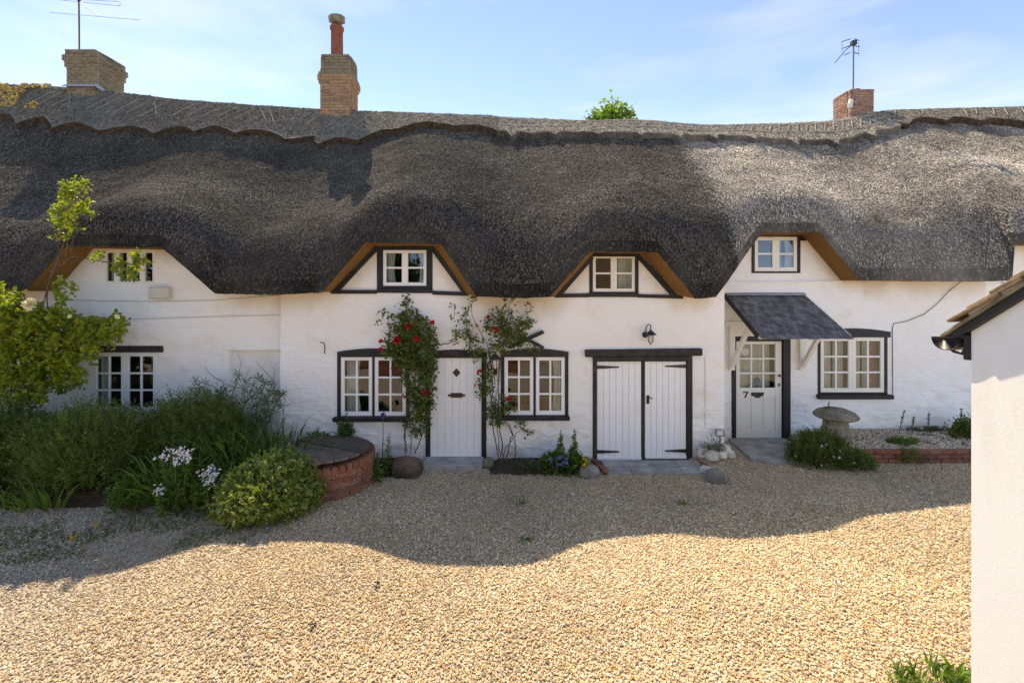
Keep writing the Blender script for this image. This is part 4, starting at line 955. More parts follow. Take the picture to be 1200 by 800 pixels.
# ================================================================== steps, slabs, edgings, stones
def rock(name, c, size, mat, parent=None, seed=1, label=None, cat=None, group=None, flat=.0):
    bm = bmesh.new(); bmesh.ops.create_icosphere(bm, subdivisions=3, radius=1.); rr = np.random.default_rng(seed); off = rr.uniform(0, 50, 2)
    for v in bm.verts:
        n_ = 1+.32*float(fbm(v.co.x*1.3+off[0]+v.co.z, v.co.y*1.3+off[1]+v.co.z*.7, 3, seed)); v.co *= n_
        m_ = max(abs(v.co.x), abs(v.co.y), abs(v.co.z)); v.co *= (1-.25)+.25/max(m_, .4)*.9
        v.co.z = max(v.co.z, -.45)
    me = bpy.data.meshes.new(name); bm.to_mesh(me); bm.free(); V = np.zeros(len(me.vertices)*3); me.vertices.foreach_get('co', V); V = V.reshape(-1, 3)*np.asarray(size); V[:, 2] -= V[:, 2].min()
    me.vertices.foreach_set('co', V.astype(np.float32).ravel()); me.polygons.foreach_set('use_smooth', np.ones(len(me.polygons), bool)); me.update()
    o = add(name, me, c, parent, MT[mat]); tag(o, label, cat, group); return o
def slab(name, pts, z0, z1, mat, label, cat):
    b = MB(); n = len(pts); V = [(x, y, z0) for x, y in pts]+[(x, y, z1) for x, y in pts]
    b.raw(V, [list(range(n)), [n+i for i in range(n)]]+[[i, (i+1) % n, n+(i+1) % n, n+i] for i in range(n)]); o = b.build(name, MT[mat]); tag(o, label, cat)
    md = o.modifiers.new('bevel', 'BEVEL'); md.width = .012; md.segments = 2; return o
slab('door_step', [(XX(498, 7.95), DB+.02), (XX(567, 7.95), DB+.02), (XX(565, 7.6), 7.62), (XX(495, 7.6), 7.6)], -.05, .085, 'flag', 'low grey stone step under the plain white plank door', 'step')
slab('door_step', [(4.32, DC+.02), (5.45, DC+.02), (5.45, 8.3), (5.1, 7.9), (4.45, 7.86), (4.2, 7.98)], -.05, .05, 'flag', 'angled grey stone step in front of door number seven', 'step')
tp = thing('tiled_ramp', 'grey concrete and paving apron in front of the double doors', 'paving', (XX(760, 7.7), 7.7, 0))
xs0 = [XX(703, 8.0), XX(818, 8.0)]; xs1 = [XX(712, 7.4), XX(831, 7.4)]
for r in range(2):
    for k in range(4):
        a, c = k/4, (k+1)/4; ya, yb = 7.93-.26*r, 7.93-.26*(r+1); f0, f1 = (8.0-ya)/.6, (8.0-yb)/.6
        def xe(t, f): return (xs0[0]+(xs0[1]-xs0[0])*t)*(1-f)+(xs1[0]+(xs1[1]-xs1[0])*t)*f
        g_ = .004; b = MB(); q = [(xe(a, f0)+g_, ya-g_), (xe(c, f0)-g_, ya-g_), (xe(c, f1)-g_, yb+g_), (xe(a, f1)+g_, yb+g_)]; zt_ = .045-.012*r+rnd.uniform(-.004, .004)
        V = [(x, y, -.05) for x, y in q]+[(x, y, zt_-(.01 if y < 7.6 else 0)) for x, y in q]; b.raw(V, [(0, 1, 2, 3), (4, 5, 6, 7), (0, 1, 5, 4), (1, 2, 6, 5), (2, 3, 7, 6), (3, 0, 4, 7)]); b.build('paving_slab', MT['flag'], tp)
bk = [brick_mesh(.215, .10, .065, 'brick_red')]
def edging(name, label, a, b_, n, z=.03, tilt=0):
    t = thing(name, label, 'edging', ((a[0]+b_[0])/2, (a[1]+b_[1])/2, 0)); an = math.atan2(b_[1]-a[1], b_[0]-a[0])
    for k in range(n):
        f = (k+.5)/n; add('brick', bk[0], (a[0]+(b_[0]-a[0])*f+rnd.uniform(-.01, .01), a[1]+(b_[1]-a[1])*f, z+rnd.uniform(-.008, .008)), t, None, (R(rnd.uniform(-9, 9)+tilt), R(rnd.uniform(-6, 6)), an+R(rnd.uniform(-6, 6))))
edging('brick_edging', 'short row of red edging bricks left of the paved apron', (XX(694, 7.95), 7.90), (XX(710, 7.45), 7.40), 2, .055)
edging('brick_edging', 'short row of red edging bricks right of the paved apron', (XX(817, 7.95), 7.93), (XX(833, 7.42), 7.48), 2, .04)
rock('boulder', (XX(476, 7.4), 7.45, -.02), (.27, .20, .215), 'boulder', None, 4, 'big rounded brown boulder between the brick well and the white door', 'boulder')
rock('cobble', (XX(572, 7.75), 7.75, -.01), (.10, .09, .12), 'lichen', None, 8, 'small upright cobble at the right foot of the white plank door', 'stone')
rock('cobble', (XX(690, 7.35), 7.40, -.02), (.18, .14, .14), 'stone', None, 9, 'brown rock at the right end of the bed under the middle window', 'stone')
rock('cobble', (XX(265, 5.95), 5.98, -.02), (.10, .12, .23), 'palestone', None, 12, 'pale stone poking out of the left of the leafy mound', 'stone')
rp = [(824, 538, .11, 'palestone'), (834, 534, .12, 'palestone'), (827, 549, .10, 'palestone'), (838, 558, .15, 'stone'), (848, 531, .11, 'palestone'), (846, 545, .08, 'palestone'), (855, 536, .09, 'palestone')]
for k, (px_, py_, s_, mt) in enumerate(rp):
    dd = gd(py_+4) if py_ > 545 else 7.85-.12*(k % 2); hz = float(ground_z(XX(px_, dd), dd))
    rock('rockery_stone', (XX(px_, dd), dd, hz-.02), (s_, s_*.9, s_*.95), mt, None, 20+k, ['egg-shaped white stone on the left of the rockery heap', 'round white stone topping the middle of the rockery heap', 'pale stone low at the front of the rockery heap', 'grey broken stone lying on the gravel before the rockery', 'white stone at the back of the rockery against the wall', 'little pale stone halfway down the rockery heap', 'pale stone at the right of the rockery beside the step'][k], 'stone', 'rockery stones between the two doors')
lt = thing('garden_spotlight', 'small square grey spotlight on a stake at the rockery', 'light', P(843.5, 530, 7.9))
MB().tube([P(843.5, 532, 7.9), P(843.5, 512, 7.9)], .012, 6).build('stake', MT['metal'], lt); b = MB(); b.obox(P(843.5, 507, 7.88), np.eye(3), (.07, .04, .06), .012); b.build('lamp_head', MT['stone'], lt); b = MB(); b.obox(P(843.5, 507, 7.838), np.eye(3), (.055, .003, .045), .001); b.build('lens', MT['plastic'], lt)

# round brick well with its lid
WC = (-2.95, 7.15); RW = .76; HW = .44
wl = thing('brick_well', 'round red brick well with a wooden lid beside the leafy mound', 'well', (WC[0], WC[1], 0))
MB().lathe([(RW-.02, -.1), (RW-.02, HW-.03), (RW-.20, HW-.03), (RW-.20, -.1)], (WC[0], WC[1], 0), 40).build('mortar_core', MT['mortar'], wl, True)
brk_s = MB().box(-.045, .045, -.105, .105, -.055, .055, .008).mesh('brick', (0, 0, 0)); brk_s.materials.append(MT['brick_red'])
nS = 44
for k in range(nS):
    a = 2*math.pi*k/nS; add('brick', brk_s, (WC[0]+(RW-.10)*math.cos(a), WC[1]+(RW-.10)*math.sin(a), HW-.035+rnd.uniform(-.008, .008)), wl, None, (0, R(rnd.uniform(-3, 3)), a-math.pi/2+R(rnd.uniform(-3, 3))))
brk_b = MB().box(-.098, .098, -.05, .05, -.033, .033, .008).mesh('brick', (0, 0, 0)); brk_b.materials.append(MT['brick_red'])
for r in range(5):
    nB = 22
    for k in range(nB):
        a = 2*math.pi*(k+.5*(r % 2))/nB
        if math.sin(a) > .5: continue
        add('brick', brk_b, (WC[0]+(RW-.05)*math.cos(a), WC[1]+(RW-.05)*math.sin(a), .03+r*.076+rnd.uniform(-.004, .004)), wl, None, (R(rnd.uniform(-2, 2)), R(rnd.uniform(-3, 3)), a-math.pi/2+R(rnd.uniform(-4, 4))))
lid = thing_part('lid', wl, (WC[0]-.05, WC[1], HW+.03)); lr = .74
for k in range(7):
    xa = -lr+2*lr*k/7; xb = -lr+2*lr*(k+1)/7; xm = (xa+xb)/2; pts = []
    tt = np.linspace(xa+.009, xb-.009, 6); top = [(t, math.sqrt(max(0, lr*lr-t*t))) for t in tt]; pl = top+[(t, -y) for t, y in top[::-1]]
    b = MB(); n = len(pl); tz = lambda y: HW+.05-.05*y
    c30, s30 = math.cos(R(62)), math.sin(R(62)); pr = [(x*c30-y*s30, x*s30+y*c30) for x, y in pl]
    b.raw([(WC[0]-.05+x, WC[1]+y, tz(y)) for x, y in pr]+[(WC[0]-.05+x, WC[1]+y, tz(y)+.03+.012*((k*5) % 3)/2) for x, y in pr], [list(range(n)), [n+i for i in range(n)]]+[[i, (i+1) % n, n+(i+1) % n, n+i] for i in range(n)]); b.build('plank', MT['wood'], lid)

# staddle stone
ss = thing('staddle_stone', 'weathered mushroom-shaped staddle stone under the right-hand window', 'staddle stone', (XX(979, 8.0), 8.0, 0.))
c = (XX(979, 8.0), 8.0, -.02); st_ = MB().lathe([(.31, -.05), (.30, .1), (.25, .4), (.20, .66), (.19, .78)], c, 7).build('stem', MT['lichen'], ss)
MB().lathe([(.17, .76), (.29, .775), (.335, .80), (.345, .83), (.29, .89), (.17, .94), (.0, .96)], c, 26).build('cap', MT['lichen'], ss, True)
# raised bed under the right-hand window
rb = thing('raised_bed', 'low red brick edged flower bed along the wall under the right-hand window', 'flower bed', (8.0, 8.4, 0)); bx0, bx1 = XX(1008, 7.97), 10.8
nb = int((bx1-bx0)/.235)
for r in range(3):
    for k in range(nb):
        add('brick', brick_mesh(.225, .10, .066, 'brick_red'), (bx0+.12+k*.235-(.11 if r % 2 else 0), 7.99+rnd.uniform(-.006, .006), .02+r*.076), rb, None, (0, R(rnd.uniform(-1, 1)), R(rnd.uniform(-1.5, 1.5))))
MB().box(bx0, bx1, 8.04, 8.06, -.05, .205).build('mortar_core', MT['mortar'], rb)
xs = np.linspace(bx0, bx1, 60); ys = np.linspace(8.05, DC+.02, 10); A, B = np.meshgrid(xs, ys); i = (np.arange(9)[:, None]*60+np.arange(59)[None, :]).ravel()
part('soil', np.stack([A, B, .18+.05*sstep(8.05, 9.0, B)+.02*fbm(A*4, B*4, 3, 2)], -1).reshape(-1, 3), np.stack([i, i+1, i+61, i+60], 1), MT['soil'], rb, True)
n = 11000; x = rng.uniform(bx0, bx1, n); y = rng.uniform(8.06, DC-.02, n); s = rng.uniform(.007, .017, n); pal = np.array([(.62, .52, .38), (.5, .38, .24), (.7, .64, .54), (.33, .28, .22)])
scatter('bed_gravel', np.stack([x, y, .186+.05*sstep(8.05, 9.0, y)+.02*fbm(x*4, y*4, 3, 2)], 1), rng.normal(0, .5, (n, 3)), np.stack([s*1.2, s, s*.6], 1), pal[rng.choice(4, n)], MT['pebble'], 'pebble', rb)
# soil strips at the wall foot
def soil(name, label, x0, x1, y0, y1, h):
    nx, ny = int((x1-x0)/.06)+2, int((y1-y0)/.06)+2; A, B = np.meshgrid(np.linspace(x0, x1, nx), np.linspace(y0, y1, ny)); e = np.minimum(np.minimum(A-x0, x1-A), B-y0)
    Z = h*sstep(0, .22, e+.05*fbm(A*3, B*3, 3, 1))+.03*fbm(A*5, B*5, 3, 2)*sstep(0, .15, e)-.03; i = (np.arange(ny-1)[:, None]*nx+np.arange(nx-1)[None, :]).ravel()
    tag(part(name, np.stack([A, B, Z], -1).reshape(-1, 3), np.stack([i, i+1, i+nx+1, i+nx], 1), MT['soil'], None, True), label, 'soil', None, 'stuff')
soil('soil', 'bare soil of the little bed under the middle window', XX(570, 7.9), XX(694, 7.7), 7.35, DB, .09)
soil('soil', 'dark soil under the shrubs along the left wall', -10.5, XX(335, 7.6), 6.35, DA, .16)
soil('soil', 'dark soil at the wall foot behind the brick well', XX(335, 7.6), XX(498, 7.8), 7.35, DB, .10)
# ================================================================== planting
def path(pts, n=24, wob=.0):
    pts = np.asarray(pts, float); t = np.linspace(0, 1, len(pts)); q = np.linspace(0, 1, n)
    Q = np.stack([np.interp(q, t, pts[:, k]) for k in range(3)], 1)
    for _ in range(2): Q[1:-1] = (Q[:-2]+2*Q[1:-1]+Q[2:])/4
    if wob: Q[1:-1] += rng.normal(0, wob, (n-2, 3))*np.array([1, .4, .6])
    return Q
def blob_leaves(lv, blobs, d0, d1, ll, lw, per=1.0, up=.2):
    """blobs: (px, py, rx, ry, count) in photo pixels, leaves placed in small sprays between d0 and d1"""
    for bx, by, rx, ry, cnt in blobs:
        n = int(cnt*per); m = max(1, n//9); a = rng.uniform(0, 6.283, m); r = np.sqrt(rng.random(m)); px = bx+rx*r*np.cos(a); py = by+ry*r*np.sin(a); dd = rng.uniform(d0, d1, m)
        c = np.stack([(px-600)/FOC*dd, dd, CAMZ+(HOR-py)/FOC*dd], 1); base = np.repeat(c, 9, 0)+rng.normal(0, .035, (m*9, 3))*np.array([1, .7, 1])
        k = np.repeat(rng.random(m)*.55, 9)+rng.random(m*9)*.45; s = rng.uniform(.7, 1.25, m*9)
        lv.add(base, rdir(m*9, up)*np.array([1, 1.0, 1])+np.array([0, -.35, -.1]), ll*s, lw*s, .18, k)
def bloom(name, c, r, mat, parent, n=14, seed=0):
    """little rosette of cupped petals"""
    lv = Leaves(); d = rdir(n, .35)+np.array([0, -.5, 0]); lv.add(np.repeat(np.asarray(c)[None], n, 0)+d*r*.05, d, r*1.1, r*1.1, .35, rng.random(n)); return lv.build(name, MT[mat], parent)
def climber(name, label, stems, blobs, reds, d0, d1, leafmat='leaf_rose', ll=.055, lw=.036, per=1., flower='petal_red', fr=.05, thin=.010):
    t = thing(name, label, 'rose', stems[0][0])
    for s in stems:
        r0 = thin*rnd.uniform(.8, 1.3); Q = path(s, 22, .010); MB().tube(Q, np.linspace(r0, r0*.35, 22), 5).build('stem', MT['stem'], t, True)
    lv = Leaves(); blob_leaves(lv, blobs, d0, d1, ll, lw, per)
    # side twigs that carry the sprays
    tw = MB()
    for bx, by, rx, ry, cnt in blobs:
        for _ in range(max(2, int(cnt/28))):
            p = P(bx+rnd.uniform(-.4, .4)*rx, by+rnd.uniform(0, .6)*ry, d1-.02); q = P(bx+rnd.uniform(-1.05, 1.05)*rx, by+rnd.uniform(-1.15, .5)*ry, rnd.uniform(d0, d1)); tw.tube([p, (p+q)/2+rng.normal(0, .02, 3), q], [.004, .003, .002], 4, False)
    tag(tw.build('twigs', MT['stem'], t), None, None, None, 'stuff'); lv.build('foliage', MT[leafmat], t)
    for (px_, py_, k) in reds: bloom('flower', P(px_, py_, d0-.03), fr*k, flower, t, 18)
    return t
D0, D1 = 7.72, 7.96
climber('climbing_rose', 'dense climbing rose with red flowers left of the white plank door',
    [[P(481, 531, 7.75), P(484, 505, 7.9), P(493, 480, 7.92), P(490, 430, 7.94), P(480, 380, 7.94), P(478, 350, 7.94)], [P(476, 531, 7.72), P(474, 505, 7.85), P(480, 488, 7.9), P(500, 470, 7.93), P(498, 420, 7.94)], [P(486, 531, 7.75), P(495, 512, 7.86), P(490, 480, 7.92), P(470, 430, 7.93), P(455, 398, 7.94)], [P(478, 529, 7.78), P(473, 512, 7.88), P(477, 497, 7.92), P(486, 470, 7.94), P(488, 400, 7.95)]],
    [(478, 352, 5, 9, 18), (477, 366, 12, 12, 90), (480, 380, 22, 13, 250), (480, 395, 31, 13, 420), (483, 410, 30, 12, 380), (487, 424, 25, 11, 270), (491, 440, 19, 14, 240), (493, 458, 18, 14, 220), (490, 475, 19, 13, 190), (489, 492, 16, 12, 140), (490, 505, 10, 8, 40), (451, 370, 8, 8, 22), (446, 376, 4, 3, 8), (505, 432, 8, 24, 50), (502, 395, 8, 16, 40), (455, 412, 9, 6, 40)],
    [(478.5, 382.5, 1.2), (465, 399, 1.3), (488, 397, 1.05), (507.5, 378, .9), (447, 400, .9), (446.5, 409, .8), (498.5, 460, .9), (474, 465, .6)], D0, D1, ll=.06, lw=.042, per=1.7)
climber('climbing_rose', 'sparse climbing rose with bare lower stems right of the white plank door',
    [[P(585, 542, 7.72), P(580, 520, 7.84), P(577, 490, 7.9), P(577, 440, 7.93), P(572, 400, 7.94), P(556, 380, 7.94), P(551, 355, 7.95)], [P(588, 543, 7.7), P(583, 510, 7.84), P(580, 470, 7.9), P(590, 410, 7.93), P(598, 365, 7.94)], [P(592, 543, 7.7), P(597, 520, 7.8), P(601, 505, 7.85), P(590, 492, 7.9), P(575, 470, 7.93), P(572, 430, 7.94)], [P(590, 543, 7.72), P(588, 515, 7.84), P(583, 480, 7.9), P(586, 400, 7.93), P(607, 385, 7.93), P(622, 372, 7.93)], [P(586, 543, 7.7), P(592, 525, 7.8), P(606, 508, 7.82), P(612, 500, 7.84), P(620, 497, 7.82)], [P(603, 541, 7.75), P(604, 515, 7.82), P(598, 500, 7.86), P(593, 492, 7.88)], [P(508, 404, 7.95), P(520, 404, 7.95), P(532, 400, 7.95), P(537, 392, 7.94)], [P(555, 415, 7.94), P(548, 390, 7.94), P(546, 372, 7.94), P(550, 352, 7.94)]],
    [(552, 356, 8, 8, 26), (547, 373, 10, 10, 46), (532, 393, 7, 7, 50), (553, 388, 9, 10, 60), (557, 402, 9, 8, 60), (562, 414, 12, 7, 80), (533, 365, 5, 10, 14), (590, 366, 14, 10, 90), (585, 382, 17, 11, 190), (595, 392, 20, 9, 190), (605, 378, 18, 10, 140), (619, 369, 8, 10, 50), (590, 405, 18, 8, 130), (612, 400, 12, 8, 80), (572, 425, 9, 12, 110), (569, 445, 9, 12, 120), (566, 460, 8, 8, 60), (576, 480, 9, 10, 110), (590, 480, 12, 8, 100), (582, 494, 10, 7, 80), (608, 496, 11, 5, 36), (619, 503, 5, 5, 18), (625, 409, 7, 5, 40), (595, 470, 9, 8, 50), (598, 355, 6, 8, 20)],
    [(572, 371, .7), (581, 386, .9), (562, 435, .9), (596, 467, .8), (562, 451, .6)], D0, D1, ll=.054, lw=.038, per=1.35)
# yellow rose at the left edge, its top in the sun above the eaves
climber('rambling_rose', 'big rambling rose with cream blooms against the wall at the left edge',
    [[P(20, 500, 7.2), P(30, 440, 7.3), P(45, 390, 7.4), P(57, 330, 7.42), P(75, 290, 7.4), P(88, 225, 7.35)], [P(10, 500, 7.2), P(15, 430, 7.3), P(25, 370, 7.4), P(10, 340, 7.4)], [P(30, 500, 7.2), P(60, 430, 7.3), P(95, 390, 7.4), P(135, 380, 7.5)], [P(52, 400, 7.4), P(58, 330, 7.42), P(72, 300, 7.45), P(80, 260, 7.4)], [P(60, 320, 7.5), P(85, 300, 7.6), P(122, 306, 7.7), P(160, 315, 7.7)]],
    [(20, 372, 30, 18, 520), (30, 395, 45, 20, 900), (70, 388, 45, 18, 750), (25, 425, 35, 25, 800), (60, 420, 30, 20, 500), (110, 388, 28, 14, 330), (135, 382, 14, 14, 170), (25, 455, 34, 22, 700), (5, 350, 20, 14, 260), (70, 442, 34, 16, 520), (5, 400, 22, 40, 700), (95, 410, 22, 14, 300), (45, 370, 40, 14, 520), (80, 345, 10, 14, 70), (70, 335, 8, 10, 40), (128, 398, 14, 8, 90), (155, 312, 20, 18, 170), (113, 300, 6, 4, 20)],
    [(37, 357, 1.5), (83, 371, .5), (138, 371, .6)], 7.15, 7.7, 'leaf_bright', .075, .055, 1.35, 'petal_cream', .07, .013)
climber('rose_shoot', 'sunlit yellow-green rose shoot standing up in front of the thatch at left',
    [[P(66, 300, 7.35), P(72, 262, 7.3), P(84, 235, 7.28), P(90, 210, 7.28)], [P(78, 300, 7.4), P(80, 270, 7.3), P(95, 238, 7.28)], [P(83, 298, 7.4), P(88, 265, 7.3), P(104, 240, 7.26)]],
    [(80, 213, 14, 6, 60), (96, 216, 10, 7, 60), (85, 228, 17, 9, 140), (95, 240, 14, 9, 120), (75, 245, 14, 8, 120), (66, 262, 12, 8, 90), (84, 258, 14, 7, 80), (102, 250, 9, 5, 40), (70, 276, 12, 4, 50), (87, 270, 8, 5, 30)],
    [(150, 290, .0)][:0], 7.15, 7.4, 'leaf_bright', .065, .05, .8, 'petal_cream', .05, .008)
for q in ((25, 340, 10, 9), (27, 336, 6, 4)): pass

def mound_points(n, c, rad, z0=0., top_bias=.6):
    d = unit(rng.normal(size=(n, 3))); d[:, 2] = np.abs(d[:, 2])*top_bias+d[:, 2]*0+(1-top_bias)*np.abs(rng.random(n)); d = unit(d); s = rng.uniform(.8, 1.03, n)[:, None]
    lump = 1+.16*fbm(d[:, 0]*3+c[0], d[:, 2]*3+d[:, 1]*2, 3, 1)[:, None]
    return np.asarray(c)+d*np.asarray(rad)*s*lump, d
def bush(name, label, cat, c, rad, n, nleaf, length, ll, lw, mat, outward=1., up=.5, group=None, dark=True, nstem=9):
    t = thing(name, label, cat, (c[0], c[1], 0), group); lv = Leaves(); p, d = mound_points(n, c, rad); sprigs(lv, p-d*length*.5, d*outward+rdir(n, up, .35), length*rng.uniform(.7, 1.2, n), nleaf, ll, lw)
    p2, d2 = mound_points(n//2, c, np.asarray(rad)*.72); sprigs(lv, p2-d2*length*.5, d2*outward+rdir(n//2, up, .5), length, nleaf, ll*1.1, lw*1.2)
    lv.build('foliage', MT[mat], t)
    for k in range(nstem):
        q, e = mound_points(1, c, np.asarray(rad)*.8); MB().tube([(c[0]+rnd.uniform(-.1, .1), c[1]+rnd.uniform(-.05, .05), -.03), (np.asarray(c)+q[0])/2*np.array([1, 1, .8]), q[0]], [.012, .008, .004], 5).build('stem', MT['stem'], t, True)
    return t
# rosemary-like hedge: overlapping soft mounds, each its own shrub
HS = [((-7.9, 7.0, .05), (1.0, .95, 1.18), 'feathery green shrub at the far left under the rambling rose'), ((-6.35, 6.95, .05), (1.05, .88, 1.22), 'feathery green shrub below the left ground-floor window'), ((-5.1, 7.35, .05), (.95, .65, 1.30), 'dark feathery shrub right of the left ground-floor window'), ((-9.4, 7.2, .05), (.95, .8, 1.2), 'feathery green shrub cut by the left edge of the picture')]
for c, rad, lab in HS:
    bush('feathery_shrub', lab, 'shrub', c, rad, 2500, 14, .28, .052, .012, 'leaf_dark', .55, .95, 'soft shrubs along the left wall')
# spurge-like spiky plant by the recessed panel
sp_ = thing('spurge_plant', 'tall spiky dark spurge against the left wall beside the blocked doorway', 'plant', P(280, 520, 7.75)); lv = Leaves(); c0 = P(283, 560, 7.7)
for k in range(30):
    a = P(rnd.uniform(255, 320), rnd.uniform(515, 540), rnd.uniform(7.5, 7.9)); e = P(rnd.uniform(222, 332), rnd.uniform(440, 492), rnd.uniform(7.35, 7.95)); Q = path([a, (a+e)/2+np.array([0, -.05, .06]), e], 8, .008); MB().tube(Q, np.linspace(.008, .004, 8), 4).build('stem', MT['greenstem'], sp_, True)
    for j in range(2, 8):
        m = 7 if j < 7 else 16; lv.add(np.repeat(Q[j][None], m, 0), rdir(m, .25)+np.array([0, -.1, 0]), rng.uniform(.09, .17, m), .017, .15, rng.random(m)*.8)
lv.build('foliage', MT['leaf_grey'], sp_)
# strap-leaved clumps
def strap(name, label, c, rx, ry, n, ln, wd, up=1.5, droop=1.5, group='strap-leaved clumps'):
    t = thing(name, label, 'plant', (c[0], c[1], 0), group); lv = Leaves(); a = rng.uniform(0, 6.283, n); r = np.sqrt(rng.random(n)); b = np.stack([c[0]+rx*r*np.cos(a), c[1]+ry*r*np.sin(a), np.full(n, c[2])], 1)
    lv.ribbon(b, np.stack([np.cos(a)*r*.7, np.sin(a)*r*.7-.12, np.full(n, up)], 1)+rng.normal(0, .22, (n, 3)), ln*rng.uniform(.6, 1.15, n), np.full(n, wd)*rng.uniform(.7, 1.2, n), np.full(n, droop)*rng.uniform(.5, 1.4, n)); lv.build('foliage', MT['leaf_strap'], t); return t
strap('strap_leaf_plant', 'arching strap-leaved clump left of the white flowers', (-4.75, 6.45, .05), .45, .22, 170, .78, .028)
strap('strap_leaf_plant', 'arching strap-leaved clump behind the white flowers', (-4.25, 6.95, .08), .55, .25, 200, .95, .028)
strap('strap_leaf_plant', 'upright strap leaves between the spurge and the leafy mound', (-3.75, 7.25, .08), .4, .3, 130, .95, .030, 1.9)
strap('strap_leaf_plant', 'short sparse strap leaves at the foot of the left shrubs', (-6.45, 6.2, .03), .35, .12, 34, .50, .034, 1.4)
strap('strap_leaf_plant', 'low strap-leaved tuft at the lower left corner of the planting', (-7.1, 6.25, .03), .4, .15, 40, .45, .03, 1.3)
# white flowers
def white_flower(label, heads, base):
    t = thing('white_flower', label, 'flower', (base[0], base[1], 0), 'white flowers in the left bed'); lv = Leaves(); pl = Leaves()
    for h in heads:
        b = np.array([base[0]+rnd.uniform(-.06, .06), base[1]+rnd.uniform(-.04, .04), .0]); MB().tube(path([b, (b+h)/2+np.array([0, -.02, .05]), h], 8), .006, 5).build('stem', MT['greenstem'], t, True); Q = path([b, h], 10)
        for j in range(2, 9): lv.add(np.repeat(Q[j][None], 4, 0), rdir(4, .1), rng.uniform(.06, .12, 4), .035, .2)
        n = 16; cc = h+rng.normal(0, .032, (n, 3)); f = np.repeat(cc, 4, 0); pl.add(f, rdir(n*4, .3)+np.array([0, -.5, 0]), .024, .022, .1)
    lv.build('foliage', MT['leaf_strap'], t); pl.build('petals', MT['petal_white'], t)
white_flower('tall white flower heads in the middle of the left bed', [P(200, 530, 6.2), P(210, 527, 6.22), P(219, 531, 6.2), P(206, 540, 6.15), P(190, 535, 6.2), P(221, 538, 6.18), P(213, 533, 6.2)], P(207, 600, 6.15))
white_flower('white flower heads just left of the leafy mound', [P(246, 549, 6.2), P(239, 555, 6.18), P(249, 558, 6.15), P(245, 565, 6.1), P(253, 553, 6.2)], P(247, 610, 6.1))
white_flower('single small white flower low in the left bed', [P(186, 575, 6.05), P(189, 573, 6.08)], P(190, 612, 6.05))
for (px_, lab) in ((205, 'leafy stems beneath the tall white flowers'), (245, 'leafy stems beside the leafy mound'), (150, 'low leafy weeds at the front of the left bed')):
    bush('leafy_clump', lab, 'plant', (XX(px_, 6.2), 6.25, 0.), (.28, .18, .42), 160, 9, .16, .05, .026, 'leaf_strap', .8, .7, 'leafy clumps in the left bed', True, 4)
# variegated mound spilling over the well
bush('leafy_mound', 'rounded variegated leafy mound spilling over the left of the brick well', 'shrub', (-3.32, 6.32, -.04), (.72, .66, .74), 2600, 8, .12, .042, .032, 'leaf_var', 1., .35, None, True, 6)
# weeds beside well, foxglove shoots etc.
bush('wall_weed', 'green weeds on the wall foot behind the brick well', 'plant', (XX(372, 7.85), 7.88, .1), (.36, .08, .44), 150, 8, .14, .045, .028, 'leaf_strap', .6, .7, None, True, 3)
bush('wall_weed', 'small leafy sprout against the wall above the well lid', 'plant', (XX(405, 7.9), 7.9, .35), (.16, .06, .42), 60, 8, .14, .045, .028, 'leaf_strap', .5, .9, None, True, 2)
def spike(name, label, base, h, mat='leaf_strap', n=70, ll=.10, lw=.03, flower=None):
    t = thing(name, label, 'plant', (base[0], base[1], base[2])); MB().tube([base, (base[0]+.01, base[1], base[2]+h*.5), (base[0]+.02, base[1], base[2]+h)], [.010, .008, .004], 5).build('stem', MT['greenstem'], t, True); lv = Leaves(); q = rng.random(n)**1.2
    p = np.stack([np.full(n, base[0])+.02*q, np.full(n, base[1]), base[2]+h*q], 1); s = (1.15-q*.85); lv.add(p, rdir(n, .35)*np.array([1, 1, .6])+np.array([0, 0, .3]), ll*s, lw*s, .2, rng.random(n)); lv.build('foliage', MT[mat], t)
    if flower: bloom('flower', (base[0]+.02, base[1]-.01, base[2]+h), .05, flower, t)
    return t
spike('leafy_spike', 'upright leafy spike between the well and the boulder', (XX(453, 7.3), 7.35, .0), .68, n=90, ll=.14, lw=.035)
spike('leafy_spike', 'drooping leafy plant at the foot of the brick well', (XX(441, 7.2), 7.2, .0), .42, n=80, ll=.16, lw=.04)
fl = spike('purple_flower', 'single purple flower on a bare stem below the left casement window', (XX(448, 7.6), 7.6, .0), .92, n=10, ll=.06, flower='petal_purple')
spike('leafy_spike', 'tall leafy spike left in the bed by the double doors', (XX(656, 7.55), 7.6, .05), .62, n=120, ll=.13, lw=.05)
spike('leafy_spike', 'tallest leafy spike in the bed beside the double doors', (XX(672, 7.5), 7.52, .05), .66, n=140, ll=.13, lw=.05)
bush('bedding_plant', 'low green bedding plant with violet flowers under the middle window', 'plant', (XX(652, 7.5), 7.5, .02), (.26, .2, .34), 150, 9, .13, .05, .03, 'leaf_strap', .9, .5, None, True, 3)
t = bush('bedding_plant', 'bushy green plant with yellow flowers beside the edging bricks', 'plant', (XX(676, 7.42), 7.45, .02), (.22, .16, .28), 120, 9, .13, .05, .03, 'leaf_strap', .9, .5, None, True, 3)
for q in ((684, 538), (687, 541), (685, 545)): bloom('flower', P(*q, 7.3), .035, 'petal_yellow', t, 10)
t2 = bush('bedding_plant', 'straggly low plant in the bed right of the bare rose stems', 'plant', (XX(625, 7.55), 7.55, .02), (.38, .16, .17), 150, 8, .11, .03, .018, 'leaf_grey', .9, .4, None, True, 3)
pan = thing('violet_flowers', 'patch of small violet flowers in the bed by the leafy spikes', 'flower', P(652, 545, 7.3))
for k in range(12): bloom('flower', P(rnd.uniform(645, 664), rnd.uniform(535, 545), 7.27), .028, 'petal_blue', pan, 9)
